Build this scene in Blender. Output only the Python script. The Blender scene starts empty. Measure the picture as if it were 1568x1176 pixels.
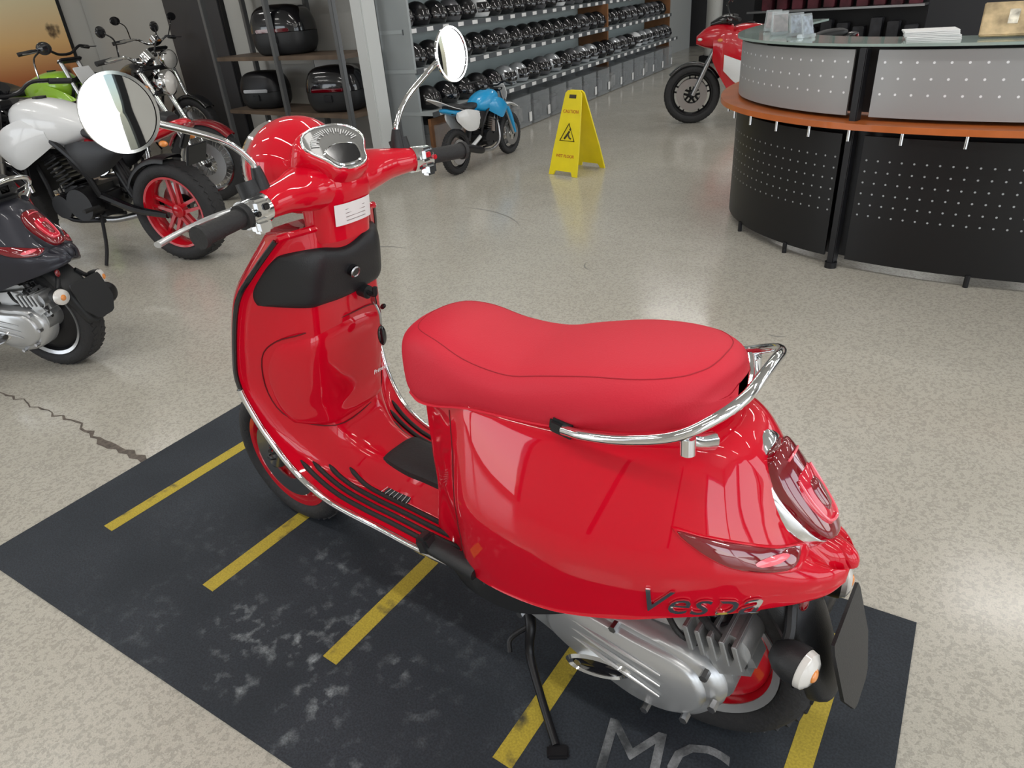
import bpy, bmesh, math, random
from mathutils import Vector, Matrix, noise
from mathutils.bvhtree import BVHTree
random.seed(4)
V=Vector
sc=bpy.context.scene
# ------------------------------------------------------------ materials
MATS={}
def mat(name,col,rough=.5,metal=0.,coat=0.,emit=0.,trans=0.,ior=1.45,alpha=1.,spec=None,bump=0.,bscale=50.,var=0.,vscale=8.):
    if name in MATS:return MATS[name]
    m=bpy.data.materials.new(name);m.use_nodes=True
    nt=m.node_tree;b=nt.nodes["Principled BSDF"]
    c=(col[0],col[1],col[2],1)
    b.inputs["Base Color"].default_value=c
    b.inputs["Roughness"].default_value=rough;b.inputs["Metallic"].default_value=metal
    b.inputs["Coat Weight"].default_value=coat;b.inputs["Coat Roughness"].default_value=.03
    b.inputs["Transmission Weight"].default_value=trans;b.inputs["IOR"].default_value=ior
    b.inputs["Alpha"].default_value=alpha
    if spec is not None:b.inputs["Specular IOR Level"].default_value=spec
    if emit:
        b.inputs["Emission Color"].default_value=c;b.inputs["Emission Strength"].default_value=emit
    tc=nt.nodes.new("ShaderNodeTexCoord")
    if bump:
        n=nt.nodes.new("ShaderNodeTexNoise");n.inputs["Scale"].default_value=bscale;n.inputs["Detail"].default_value=3
        bp=nt.nodes.new("ShaderNodeBump");bp.inputs["Strength"].default_value=bump;bp.inputs["Distance"].default_value=.01
        nt.links.new(tc.outputs["Object"],n.inputs["Vector"]);nt.links.new(n.outputs[0],bp.inputs["Height"]);nt.links.new(bp.outputs[0],b.inputs["Normal"])
    if var:
        n=nt.nodes.new("ShaderNodeTexNoise");n.inputs["Scale"].default_value=vscale;n.inputs["Detail"].default_value=4
        r=nt.nodes.new("ShaderNodeValToRGB")
        r.color_ramp.elements[0].position=.3;r.color_ramp.elements[1].position=.7
        r.color_ramp.elements[0].color=(c[0]*(1-var),c[1]*(1-var),c[2]*(1-var),1)
        r.color_ramp.elements[1].color=(min(1,c[0]*(1+var)),min(1,c[1]*(1+var)),min(1,c[2]*(1+var)),1)
        nt.links.new(tc.outputs["Object"],n.inputs["Vector"]);nt.links.new(n.outputs[0],r.inputs[0]);nt.links.new(r.outputs[0],b.inputs["Base Color"])
    MATS[name]=m;return m
RED=mat("red_paint",(.62,.0,.016),.5,0,1.,spec=.08)
SEATR=mat("red_vinyl",(.66,.018,.042),.55,bump=.12,bscale=350)
SEATD=mat("red_stitch",(.40,.006,.02),.6)
SEAM=mat("panel_gap",(.12,.0,.004),.6)
CHR=mat("chrome",(.82,.83,.84),.07,1.)
ALU=mat("cast_aluminium",(.55,.56,.57),.36,.85,bump=.05,bscale=200)
ALUP=mat("silver_paint",(.50,.51,.52),.32,.6,.4)
STEEL=mat("steel",(.45,.45,.46),.3,1.)
BLK=mat("black_plastic",(.016,.017,.019),.45,bump=.1,bscale=400)
BLKG=mat("black_gloss",(.008,.008,.010),.12,0,.6)
BLKM=mat("black_metal",(.014,.014,.016),.38,.3)
RUB=mat("rubber",(.020,.020,.021),.65,bump=.2,bscale=150)
TYRE=mat("tyre_rubber",(.026,.026,.028),.7,bump=.3,bscale=90)
REDRIM=mat("red_rim",(.55,.003,.014),.25,0,.8)
LENSR=mat("red_lens",(.20,.0,.006),.06,0,1.,spec=.9)
LENSM=mat("red_lens_inner",(.62,.004,.03),.1,0,1.)
LENSRB=mat("red_lens_bright",(.85,.14,.18),.1,0,1.,emit=.15)
LENSD=mat("dark_red_lens",(.10,.0,.004),.06,0,1.)
LENSA=mat("amber_lens",(.8,.28,.06),.1,0,1.)
LENSC=mat("clear_lens",(.70,.68,.65),.08,0,1.)
MIRG=mat("mirror_glass",(.9,.92,.93),.015,1.)
WHT=mat("white_plastic",(.75,.76,.77),.3,0,.5)
LABEL=mat("white_label",(.78,.78,.78),.5)
GREYP=mat("matt_grey_paint",(.026,.027,.038),.38,.3,.3)
GREEN=mat("green_paint",(.30,.55,.03),.3,0,.8)
BLUE=mat("blue_plastic",(.01,.32,.65),.3,0,.5)
WINE=mat("wine_paint",(.22,.004,.01),.2,0,1.)
YEL=mat("yellow_plastic",(.88,.72,.012),.4,var=.06)
ACR=mat("acrylic",(.85,.9,.92),.08,0,0,trans=.75,ior=1.3)
# ------------------------------------------------------------ geometry helpers
def cr1(p0,p1,p2,p3,t):
    return .5*((2*p1)+(p2-p0)*t+(2*p0-5*p1+4*p2-p3)*t*t+(3*p1-p0-3*p2+p3)*t**3)
def cr(pts,n,closed=False):
    L=len(pts);out=[]
    if n<=1:return list(pts)
    segs=L if closed else L-1
    for i in range(segs):
        if closed:a,b,c,d=pts[(i-1)%L],pts[i],pts[(i+1)%L],pts[(i+2)%L]
        else:
            b,c=pts[i],pts[i+1];a=pts[i-1] if i else b*2-c
            d=pts[i+2] if i+2<L else c*2-b
        for k in range(n):out.append(cr1(a,b,c,d,k/n))
    if not closed:out.append(pts[-1])
    return out
def loft(rings,nl=4,nr=3,closed=True,caps=True):
    R=[cr([V(p) for p in r],nr,closed) for r in rings]
    m=len(R[0]);cols=[cr([r[j] for r in R],nl) for j in range(m)]
    n=len(cols[0]);vs=[cols[j][i] for i in range(n) for j in range(m)]
    fs=[]
    for i in range(n-1):
        for j in range(m if closed else m-1):
            k=(j+1)%m;fs.append((i*m+j,i*m+k,(i+1)*m+k,(i+1)*m+j))
    if caps and closed:
        fs.append(tuple(range(m)));fs.append(tuple(range((n-1)*m,n*m)))
    return vs,fs
def basis(ax):
    ax=V(ax).normalized();a=V((0,0,1)) if abs(ax.z)<.9 else V((1,0,0))
    e1=ax.cross(a).normalized();return ax,e1,ax.cross(e1)
def tube(pts,r=.01,n=12,sm=5,cyc=False,caps=True,flat=1.):
    pts=[V(p) for p in pts]
    rs=r if isinstance(r,(list,tuple)) else [r]*len(pts)
    P=cr(pts,sm,cyc)if sm>1 else pts
    RR=cr([float(x) for x in rs],sm,cyc)if sm>1 else rs
    L=len(P);vs=[];fs=[];prev=None
    for i in range(L):
        if cyc:t=P[(i+1)%L]-P[i-1]
        else:t=P[min(i+1,L-1)]-P[max(i-1,0)]
        t.normalize()
        if prev is None:_,e1,e2=basis(t)
        else:
            e1=(prev-t*prev.dot(t)).normalized();e2=t.cross(e1)
        prev=e1
        for k in range(n):
            a=2*math.pi*k/n;vs.append(P[i]+(e1*math.cos(a)+e2*math.sin(a)*flat)*RR[i])
    for i in range(L if cyc else L-1):
        j=(i+1)%L
        for k in range(n):
            k2=(k+1)%n;fs.append((i*n+k,i*n+k2,j*n+k2,j*n+k))
    if caps and not cyc:fs.append(tuple(range(n)));fs.append(tuple(range((L-1)*n,L*n)))
    return vs,fs
def cyl(a,b,r,r2=None,n=24):
    return tube([a,b],[r,r if r2 is None else r2],n,1)
def revolve(prof,c=(0,0,0),ax=(0,1,0),seg=48,closed=False,a0=0,a1=2*math.pi):
    c=V(c);ax,e1,e2=basis(ax);vs=[];fs=[];m=len(prof);full=abs(a1-a0-2*math.pi)<1e-6
    ns=seg if full else seg+1
    for i in range(ns):
        a=a0+(a1-a0)*i/seg
        for (r,h) in prof:vs.append(c+ax*h+(e1*math.cos(a)+e2*math.sin(a))*r)
    for i in range(seg):
        j=(i+1)%ns
        for k in range(m if closed else m-1):
            k2=(k+1)%m;fs.append((i*m+k,i*m+k2,j*m+k2,j*m+k))
    return vs,fs
def box(c,s,rot=None,bev=0.):
    bm=bmesh.new();bmesh.ops.create_cube(bm,size=1)
    for v in bm.verts:v.co=V((v.co.x*s[0],v.co.y*s[1],v.co.z*s[2]))
    if bev>0:bmesh.ops.bevel(bm,geom=bm.edges[:],offset=bev,segments=2,affect='EDGES')
    M=Matrix.Translation(V(c))
    if rot:M=M@(Matrix.Rotation(rot[2],4,'Z')@Matrix.Rotation(rot[1],4,'Y')@Matrix.Rotation(rot[0],4,'X'))
    bm.verts.index_update()
    r=([M@v.co for v in bm.verts],[tuple(v.index for v in f.verts) for f in bm.faces]);bm.free();return r
def ell(c,s,rot=None,u=20,v=12,p=1.):
    vs=[];fs=[]
    f=lambda x:math.copysign(abs(x)**p,x)
    M=Matrix.Translation(V(c))
    if rot:M=M@(Matrix.Rotation(rot[2],4,'Z')@Matrix.Rotation(rot[1],4,'Y')@Matrix.Rotation(rot[0],4,'X'))
    for i in range(v+1):
        ph=math.pi*(i/v-.5)
        for j in range(u):
            th=2*math.pi*j/u
            vs.append(M@V((s[0]*f(math.cos(ph))*f(math.cos(th)),s[1]*f(math.cos(ph))*f(math.sin(th)),s[2]*f(math.sin(ph)))))
    for i in range(v):
        for j in range(u):
            k=(j+1)%u;fs.append((i*u+j,i*u+k,(i+1)*u+k,(i+1)*u+j))
    return vs,fs
def prism(outline,y0,y1,ax='y',bev=0,nr=1):
    pts=[V((p[0],p[1],0)) for p in outline]
    if nr>1:pts=cr(pts,nr,True)
    n=len(pts);mk={'y':lambda p,h:V((p.x,h,p.y)),'z':lambda p,h:V((p.x,p.y,h)),'x':lambda p,h:V((h,p.x,p.y))}[ax]
    c=V((sum(p.x for p in pts)/n,sum(p.y for p in pts)/n,0))
    if bev:
        s=1 if y1>y0 else -1
        lay=[(y0,1),(y1-s*bev,1),(y1-s*bev*.3,1-.04),(y1,1-.1)]
    else:lay=[(y0,1),(y1,1)]
    vs=[mk(c+(p-c)*k,h) for h,k in lay for p in pts];fs=[]
    for i in range(len(lay)-1):
        for j in range(n):
            k=(j+1)%n;fs.append((i*n+j,i*n+k,(i+1)*n+k,(i+1)*n+j))
    fs.append(tuple(range(n)));fs.append(tuple(range((len(lay)-1)*n,len(lay)*n)));return vs,fs
def merge(*gs):
    vs=[];fs=[]
    for v,f in gs:
        o=len(vs);vs+=list(v);fs+=[tuple(i+o for i in q) for q in f]
    return vs,fs
def xf(g,M):return [M@V(v) for v in g[0]],g[1]
def mkobj(name,parts,parent=None,ang=40):
    vs=[];fs=[];mi=[];ms=[]
    for g,m in parts:
        if m not in ms:ms.append(m)
        o=len(vs);vs+=[tuple(v) for v in g[0]];fs+=[tuple(i+o for i in q) for q in g[1]];mi+=[ms.index(m)]*len(g[1])
    me=bpy.data.meshes.new(name);me.from_pydata(vs,[],fs);me.update()
    for m in ms:me.materials.append(m)
    me.polygons.foreach_set("material_index",mi)
    bm=bmesh.new();bm.from_mesh(me);bmesh.ops.recalc_face_normals(bm,faces=bm.faces[:]);bm.to_mesh(me);bm.free()
    me.polygons.foreach_set("use_smooth",[True]*len(me.polygons))
    me.set_sharp_from_angle(angle=math.radians(ang))
    o=bpy.data.objects.new(name,me);sc.collection.objects.link(o)
    if parent:o.parent=parent
    return o
class Grp:
    def __init__(s,name):
        s.e=bpy.data.objects.new(name,None);sc.collection.objects.link(s.e);s.e.empty_display_size=.1
    def add(s,n,g,m,ang=40):return mkobj(n,[(g,m)],s.e,ang)
    def place(s,loc,rz=0,scale=1,rx=0):
        s.e.location=loc;s.e.rotation_euler=(rx,0,rz);s.e.scale=(scale,)*3
def textg(body,size,M,ext=.001,shear=0.,space=1.):
    t=bpy.data.curves.new("t","FONT");t.body=body;t.size=size;t.extrude=ext;t.shear=shear;t.space_character=space
    t.align_x='CENTER';t.align_y='CENTER';t.resolution_u=3
    o=bpy.data.objects.new("t",t);sc.collection.objects.link(o);bpy.context.view_layer.update()
    dg=bpy.context.evaluated_depsgraph_get();me=bpy.data.meshes.new_from_object(o.evaluated_get(dg))
    g=([M@v.co for v in me.vertices],[tuple(p.vertices) for p in me.polygons])
    bpy.data.objects.remove(o);bpy.data.meshes.remove(me);return g
def frame(c,xa,ya):
    xa=V(xa).normalized();za=xa.cross(V(ya)).normalized();ya=za.cross(xa)
    M=Matrix((xa,ya,za)).transposed().to_4x4();M.translation=V(c);return M
def sstep(a,b,x):
    t=max(0,min(1,(x-a)/(b-a)));return t*t*(3-2*t)
# ------------------------------------------------------------ wheel
def tyre_prof(R,rim,w):
    h=(R-rim)/2;m=(R+rim)/2;o=[]
    for i in range(20):
        a=2*math.pi*i/20;c,s=math.cos(a),math.sin(a)
        o.append((m+h*math.copysign(abs(c)**.75,c),w/2*math.copysign(abs(s)**.8,s)))
    return o
def wheel(g,c,R,w,rim,rimmat,style='alloy',nsp=5,pre='front',disc=None,knob=.009):
    c=V(c)
    g.add(pre+'_tyre',revolve(tyre_prof(R,rim,w),c,(0,1,0),64,True),TYRE)
    bl=[];n=44
    for i in range(n):
        a=2*math.pi*i/n
        for sgn in (1,-1):
            M=Matrix.Translation(c)@Matrix.Rotation(a+(.03 if sgn>0 else -.03),4,'Y')
            bl.append(xf(box((0,sgn*w*.20,R-.003),(R*.085,w*.25,knob),(0,0,sgn*.5),.0),M))
    g.add(pre+'_tread',merge(*bl),TYRE)
    rw=w*.36
    g.add(pre+'_rim',merge(revolve([(rim+.008,-rw),(rim+.008,-rw*1.0-.004),(rim-.006,-rw-.002),(rim-.014,-rw*.7),(rim-.022,-rw*.3),(rim-.022,rw*.3),(rim-.014,rw*.7),(rim-.006,rw+.002),(rim+.008,rw+.004),(rim+.008,rw)],c,(0,1,0),64)),rimmat)
    if style=='alloy':
        sp=[]
        for i in range(nsp):
            a=2*math.pi*i/nsp
            for da in (-.16,.16):
                M=Matrix.Translation(c)@Matrix.Rotation(a,4,'Y')
                sp.append(xf(loft([[(-.012+da*.12,-.014,.03),(.012+da*.12,-.014,.03),(.012+da*.12,.014,.03),(-.012+da*.12,.014,.03)],
                    [(-.008+da*rim*.9,-.011,rim-.016),(.008+da*rim*.9,-.011,rim-.016),(.008+da*rim*.9,.011,rim-.016),(-.008+da*rim*.9,.011,rim-.016)]],1,1),M))
        g.add(pre+'_spokes',merge(*sp),rimmat)
        g.add(pre+'_hub',revolve([(0,-.035),(.03,-.035),(.042,-.025),(.042,.025),(.03,.035),(0,.035)],c,(0,1,0),32),rimmat)
    else:
        sp=[]
        for i in range(nsp):
            a=2*math.pi*i/nsp;a2=a+(.35 if i%2 else -.35);s=.02 if (i//2)%2 else -.02
            sp.append(cyl(c+V((math.cos(a2)*.03,s,math.sin(a2)*.03)),c+V((math.cos(a)*(rim-.018),0,math.sin(a)*(rim-.018))),.0018,n=5))
        g.add(pre+'_wire_spokes',merge(*sp),CHR)
        g.add(pre+'_hub',cyl(c+V((0,-.04,0)),c+V((0,.04,0)),.035),CHR)
    if disc:
        for s in disc:
            g.add(pre+'_brake_disc',revolve([(rim*.42,s),(rim*.78,s),(rim*.78,s+.005),(rim*.42,s+.005)],c,(0,1,0),40,True),STEEL)
# ------------------------------------------------------------ the scooter
ST=[(.955,.975,1.00,.14,.965,.4,.98),(.962,.90,1.05,.18,.90,.4,.98),(.985,.82,1.10,.205,.83,.42,.98),(1.0,.70,1.145,.22,.70,.42,.98),
    (1.02,.60,1.162,.222,.62,.40,.97),(1.035,.52,1.150,.212,.53,.38,.95),(1.02,.45,1.125,.20,.45,.32,.9),(.975,.41,1.07,.19,.37,.26,.75),
    (.90,.392,.99,.185,.325,.24,.6),(.82,.388,.90,.182,.31,.24,.5),(.76,.388,.80,.18,.305,.24,.5),(.70,.388,.70,.18,.30,.24,.5),(.62,.388,.60,.175,.295,.26,.55)]
def stv(u):
    i=max(0,min(len(ST)-2,int(u)));f=u-i
    g=lambda k:ST[max(0,min(len(ST)-1,k))]
    return [cr1(a,b,c,d,f) for a,b,c,d in zip(g(i-1),g(i),g(i+1),g(i+2))]
def S(u,t):
    cx,cz,ex,ey,ez,a,b=stv(u);k=sstep(a,b,abs(t))
    return V((cx+(ex-cx)*k,t*ey,cz+(ez-cz)*k))
def SN(u,t):
    a=S(min(12,u+.02),t)-S(max(0,u-.02),t);b=S(u,min(1,t+.02))-S(u,max(-1,t-.02))
    n=a.cross(b).normalized()
    if n.dot(V((-1,0,.6)))<0:n=-n
    return n
def Sout(u,t):
    cx,cz,ex,ey,ez,a,b=stv(u)
    th=math.radians(8+ 82*sstep(4.5,9,u));n=V((math.cos(th),0,-math.sin(th)))
    d=.012+(.11*(1-sstep(5,9,u))+.05)*(1-t*t)**.8 if abs(t)<1 else .012
    return V((ex,t*ey,ez))+n*d
def patch(u0,u1,t0,t1,off,nu=16,nt=16,rnd=.1,dip=None):
    vs=[];fs=[]
    def P(p,q,o):
        p2=p*(1-rnd*q**4);q2=q*(1-rnd*p**4)
        u=(u0+u1)/2+(u1-u0)/2*p2;t=(t0+t1)/2+(t1-t0)/2*q2
        if dip:u+=dip(t,p)
        return S(u,t)+SN(u,t)*o
    for i in range(nu+1):
        for j in range(nt+1):
            p=2*i/nu-1;q=2*j/nt-1;e=max(abs(p),abs(q))
            vs.append(P(p,q,off*(1-e**8)+.0 if e<1 else -.006))
    for i in range(nu):
        for j in range(nt):
            a=i*(nt+1)+j;fs.append((a,a+1,a+nt+2,a+nt+1))
    return vs,fs
def build_scooter(name,paint,seatm,rimm,seatd,seamm,surm,badge=True):
    g=Grp(name)
    wheel(g,(1.36,0,.222),.222,.105,.158,rimm,'alloy',5,'front',[.045],.005)
    wheel(g,(.09,0,.235),.235,.118,.165,rimm,'alloy',5,'rear',None,.006)
    g.add('rear_rim_lip',revolve([(.158,.045),(.173,.052),(.173,.045),(.158,.04)],(.09,0,.235),(0,1,0),64,True),ALUP)
    nu,nt=72,40;vs=[];fs=[]
    for i in range(nu+1):
        u=12*i/nu
        for j in range(nt+1):vs.append(S(u,2*j/nt-1))
        for j in range(nt+1):vs.append(Sout(u,1-2*j/nt))
    m=2*(nt+1)
    for i in range(nu):
        for j in range(m):
            k=(j+1)%m;fs.append((i*m+j,i*m+k,(i+1)*m+k,(i+1)*m+j))
    fs.append(tuple(range(m)));fs.append(tuple(range(nu*m,nu*m+m)))
    g.add('leg_shield_floorboard',(vs,fs),paint,60)
    for s in (1,-1):
        lo=[S(4.15+(12-4.15)*i/30,s*1)+V((.004,s*.003,0)) for i in range(31)]
        g.add('floor_edge_trim',tube(lo,.0085,10,2),CHR)
        up=[S(4.15*i/14,s*1)+V((.004,s*.002,0)) for i in range(15)]
        g.add('shield_edge_trim',tube(up,.006,8,2),BLKG)
        st=[]
        for k,t in enumerate((.50,.62,.74,.86)):
            u0=(7.6,7.2,6.9,6.7)[k]
            pts=[S(u0+(11.9-u0)*i/24,s*t)+SN(u0+(11.9-u0)*i/24,s*t)*.001 for i in range(25)]
            st.append(tube(pts,[.002]+[.0068]*23+[.002],8,2,flat=.9))
        g.add('floor_rubber_strips',merge(*st),RUB)
    pts=[S(.0,-1+2*i/16)+V((0,0,.004)) for i in range(17)]
    g.add('shield_top_trim',tube(pts,.008,8,2),paint)
    g.add('tunnel_mat',patch(7.75,11.9,-.34,.34,.012,24,12,.06),RUB)
    g.add('information_label',patch(8.9,10.0,.40,.50,.0025,6,4,.02),BLK)
    g.add('information_label_print',merge(*[tube([S(9.0+.14*i,.415)+SN(9.0+.14*i,.415)*.0034,S(9.0+.14*i,.487)+SN(9.0+.14*i,.487)*.0034],.0007,4,1) for i in range(7)]),LABEL)
    g.add('upper_glove_panel',patch(.50,2.2,-.91,.91,.015,24,48,.08,lambda t,p:.25*math.exp(-(t*3)**2)*(1 if p<0 else .3)),BLK)
    def seam(uts,r=.0016,cyc=True):return tube([S(u,t)+SN(u,t)*.0004 for u,t in uts],r,6,4,cyc)
    g.add('glove_door',patch(2.65,5.7,-.50,.80,.008,24,24,.12),paint)
    g.add('glove_door_seam',seam([(2.65,.55),(2.62,.0),(2.68,-.4),(3.2,-.50),(4.4,-.5),(5.4,-.46),(5.72,-.1),(5.72,.4),(5.3,.72),(4.4,.80),(3.2,.80),(2.8,.72)]),seamm)
    lp=S(1.45,-.02);ln=SN(1.45,-.02)
    g.add('ignition_lock',merge(cyl(lp,lp+ln*.024,.014),cyl(lp+ln*.022,lp+ln*.028,.010)),BLKG)
    g.add('lock_ring',revolve([(.009,.0285),(.0115,.030),(.014,.0275)],lp,ln,24),STEEL)
    hp=S(2.25,-.22);hn=SN(2.25,-.22)
    g.add('bag_hook',merge(cyl(hp,hp+hn*.025,.016),tube([hp+hn*.02,hp+hn*.045,hp+hn*.05+V((0,0,.02))],.006,8)),BLK)
    kp=hp+hn*.028
    g.add('key',merge(box(kp+V((-.010,0,-.012)),(.02,.004,.03),None,.002),tube([kp+V((-.01,0,-.02)),kp+V((-.02,-.002,-.05)),kp+V((-.018,-.002,-.08))],.003,6)),STEEL)
    g.add('key_fob',merge(ell(kp+V((-.022,.004,-.105)),(.007,.013,.026)),ell(kp+V((-.016,-.020,-.04)),(.012,.004,.006),(0,0.6,0))),BLKG)
    # headset
    rings=[]
    for y,cx,cz,rx,rz in ((-.215,.925,1.062,.024,.024),(-.19,.93,1.064,.03,.028),(-.14,.94,1.066,.038,.034),(-.09,.955,1.064,.058,.044),(-.04,.965,1.06,.066,.05),
        (.04,.965,1.06,.066,.05),(.09,.955,1.064,.058,.044),(.14,.94,1.066,.038,.034),(.19,.93,1.064,.03,.028),(.215,.925,1.062,.024,.024)):
        rings.append([(cx+rx*math.cos(a),y,cz+rz*math.sin(a)) for a in [2*math.pi*i/12 for i in range(12)]])
    g.add('headset_bars',loft(rings,5,2),paint)
    rings=[]
    for x,r,cz in ((.90,.03,1.045),(.93,.048,1.050),(.965,.068,1.062),(1.0,.087,1.078),(1.04,.101,1.085),(1.09,.100,1.085),(1.125,.088,1.082)):
        rings.append([(x-.25*(r*math.sin(a))*(1 if x<1 else .3),r*1.04*math.cos(a),cz+r*math.sin(a)) for a in [2*math.pi*i/16 for i in range(16)]])
    g.add('headset_dome',loft(rings,4,2),paint)
    rings=[]
    for z,cx,rx,ry in ((.945,.972,.052,.072),(.97,.968,.052,.073),(1.01,.962,.055,.075),(1.05,.955,.062,.080),(1.08,.955,.060,.078)):
        rings.append([(cx+rx*math.copysign(abs(math.cos(a))**.8,math.cos(a)),ry*math.copysign(abs(math.sin(a))**.8,math.sin(a)),z) for a in [2*math.pi*i/16 for i in range(16)]])
    g.add('headset_neck',loft(rings,4,2),paint)
    g.add('headlight_ring',revolve([(.07,.01),(.088,.0),(.094,.01),(.088,.024),(.074,.024)],(1.118,0,1.082),(1,0,0),40,True),CHR)
    g.add('headlight_lens',revolve([(0,.03),(.03,.028),(.06,.02),(.078,.008)],(1.118,0,1.082),(1,0,0),32),LENSC)
    # speedometer
    sc_=V((.930,0,1.122));nx=V((-.66,0,.75)).normalized();ux=V((0,-1,0));vx=V((.75,0,.66)).normalized()
    out=[(-.076,.010),(-.066,.038),(-.038,.052),(0,.056),(.038,.052),(.066,.038),(.076,.010),(.052,-.022),(.036,-.048),(0,-.056),(-.036,-.048),(-.052,-.022)]
    def so(k,h):return [sc_+ux*(a*k)+vx*(b*k)+nx*h for a,b in out]
    g.add('speedometer_housing',loft([so(1.02,-.070),so(1.14,-.035),so(1.16,-.004),so(1.10,.010),so(1.0,.014)],2,3),paint,60)
    g.add('speedometer_bezel',loft([so(1.035,.012),so(1.02,.017),so(.97,.017),so(.95,.014)],2,3,caps=False),CHR,60)
    g.add('speedometer_face',loft([so(.96,.0145),so(.4,.0150),so(.05,.0152)],1,3),mat('dial_face',(.12,.12,.115),.4,.3,.15))
    fo=[(-.040,-.010),(-.030,.000),(0,.006),(.030,.000),(.040,-.010),(.028,-.038),(0,-.044),(-.028,-.038)]
    g.add('speedometer_display_ring',loft([[sc_+ux*a*1.18+vx*(b*1.12)+nx*.0152 for a,b in fo],[sc_+ux*a*1.1+vx*(b*1.08)+nx*.0175 for a,b in fo],[sc_+ux*a+vx*b+nx*.0165 for a,b in fo]],1,3,caps=False),CHR)
    g.add('speedometer_display',loft([[sc_+ux*(a*1.0)+vx*(b*1.0)+nx*.0162 for a,b in fo],[sc_+ux*a*.1+vx*(b*.1-.014)+nx*.0168 for a,b in fo]],1,3),BLKG)
    tk=[]
    for i in range(25):
        a=math.radians(15+150*i/24);L_=.80 if i%3 else .70
        p=sc_+ux*(.062*math.cos(a))+vx*(.044*math.sin(a)+.002)+nx*.0165
        q=sc_+ux*(.062*L_*math.cos(a))+vx*(.044*L_*math.sin(a)+.002)+nx*.0165
        tk.append(tube([p,q],.0010,4,1))
    g.add('speedometer_ticks',merge(*tk),LABEL)
    vs=[];fs=[]
    for i in range(13):
        for j in range(5):
            y=.050-.1*i/12;z=.980+.045*j/4
            rx,ry=.0556+.0045*(z-.985)/.04*1.5,.0765
            xx=.9635-rx*(max(0,1-(abs(y)/ry)**2.5))**(.4)-.0018
            vs.append(V((xx,y,z)))
    for i in range(12):
        for j in range(4):
            a=i*5+j;fs.append((a,a+1,a+6,a+5))
    g.add('warning_label',(vs,fs),LABEL)
    g.add('warning_label_print',merge(*[tube([(.9052-.0008*k,y*.9,.988+.008*k) for y in (.03,.015,0,-.015,-.03)],.0006,4,1) for k in range(4)]),mat('label_print',(.25,.2,.2),.6))
    for s in (1,-1):
        B=V((.925,s*.205,1.062));E=V((.895,s*.36,1.054));dx=(E-B).normalized()
        g.add('switchgear',merge(cyl(B,B+dx*.05,.029,.027),box(B+dx*.025+V((-.02,0,.012)),(.03,.036,.03),None,.006),box(B+dx*.03+V((.03,0,-.004)),(.05,.03,.022),None,.006),box(B+dx*.03+V((-.022,0,-.022)),(.026,.034,.026),None,.006)),CHR)
        g.add('switches',merge(box(B+dx*.02+V((-.036,0,.012)),(.008,.014,.012),None,.002),box(B+dx*.04+V((-.034,0,.004)),(.008,.010,.010),None,.002)),REDRIM if s<0 else BLKG)
        g.add('grip',merge(cyl(B+dx*.048,B+dx*.060,.023),tube([B+dx*.06,E],[.0175,.0175],20,1),cyl(E-dx*.006,E+dx*.004,.0205)),RUB)
        g.add('brake_lever',tube([B+dx*.03+V((.045,0,.0)),B+dx*.07+V((.075,0,-.004)),B+dx*.13+V((.085,0,-.006)),B+dx*.20+V((.078,0,-.008))],[.010,.008,.0065,.0085],10,5,flat=.7),ALUP)
        g.add('brake_reservoir',merge(cyl(B+dx*.0+V((.02,0,.012)),B+dx*.0+V((.03,0,.045)),.022)),BLK)
        Mc=V((.94,s*.405,1.262));N=V((-1,s*.06,.06)).normalized()
        g.add('mirror_shell',revolve([(0,-.022),(.03,-.020),(.052,-.010),(.0605,.0),(.0605,.005),(.0555,.005)],Mc,N,40),CHR)
        g.add('mirror_glass',revolve([(0,.0035),(.03,.0034),(.056,.003)],Mc,N,40),MIRG)
        b0=B+V((.015,-s*.02,.02))
        g.add('mirror_boot',tube([b0,b0+V((0,s*.002,.03)),b0+V((0,s*.004,.05))],[.017,.013,.009],12,3),BLK)
        g.add('mirror_stalk',tube([b0+V((0,s*.004,.04)),b0+V((0,s*.012,.065)),b0+V((.004,s*.06,.11)),Mc-N*.02+V((0,-s*.03,-.012)),Mc-N*.018],.0062,10,6),CHR)
    rings=[]
    for k in range(9):
        a=math.radians(52+18*k);w=(.030,.050,.062,.068,.070,.070,.068,.062,.05)[k]
        ro=.250+.02*math.sin(math.radians(22*k))
        rings.append([(1.36+math.cos(a)*(ro-dr),yy*w,.23+math.sin(a)*(ro-dr)) for yy,dr in ((-1,.065),(-1,.03),(-.75,.006),(0,0),(.75,.006),(1,.03),(1,.065))])
    g.add('front_fender',loft(rings,4,3,closed=False),paint)
    g.add('front_suspension',merge(tube([(1.36,.075,.23),(1.30,.085,.30),(1.20,.06,.42),(1.15,.0,.5)],[.018,.02,.022,.024],12),cyl((1.33,.085,.25),(1.20,.075,.50),.022),box((1.31,.07,.27),(.06,.03,.07),(0,.4,0),.01)),STEEL)
    g.add('front_spring',tube([(1.33-.11*i/60+.026*math.cos(i*.9),.085+.026*math.sin(i*.9),.27+.2*i/60) for i in range(61)],.004,6,1),BLKM)
    g.add('horn_cover',ell((1.235,0,.78),(.03,.045,.16),(0,-.28,0),20,14,.9),paint)
    for s in (1,-1):
        g.add('front_indicator',ell((1.195,s*.125,.80),(.025,.03,.045),(0,-.2,s*.5)),LENSC)
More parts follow.
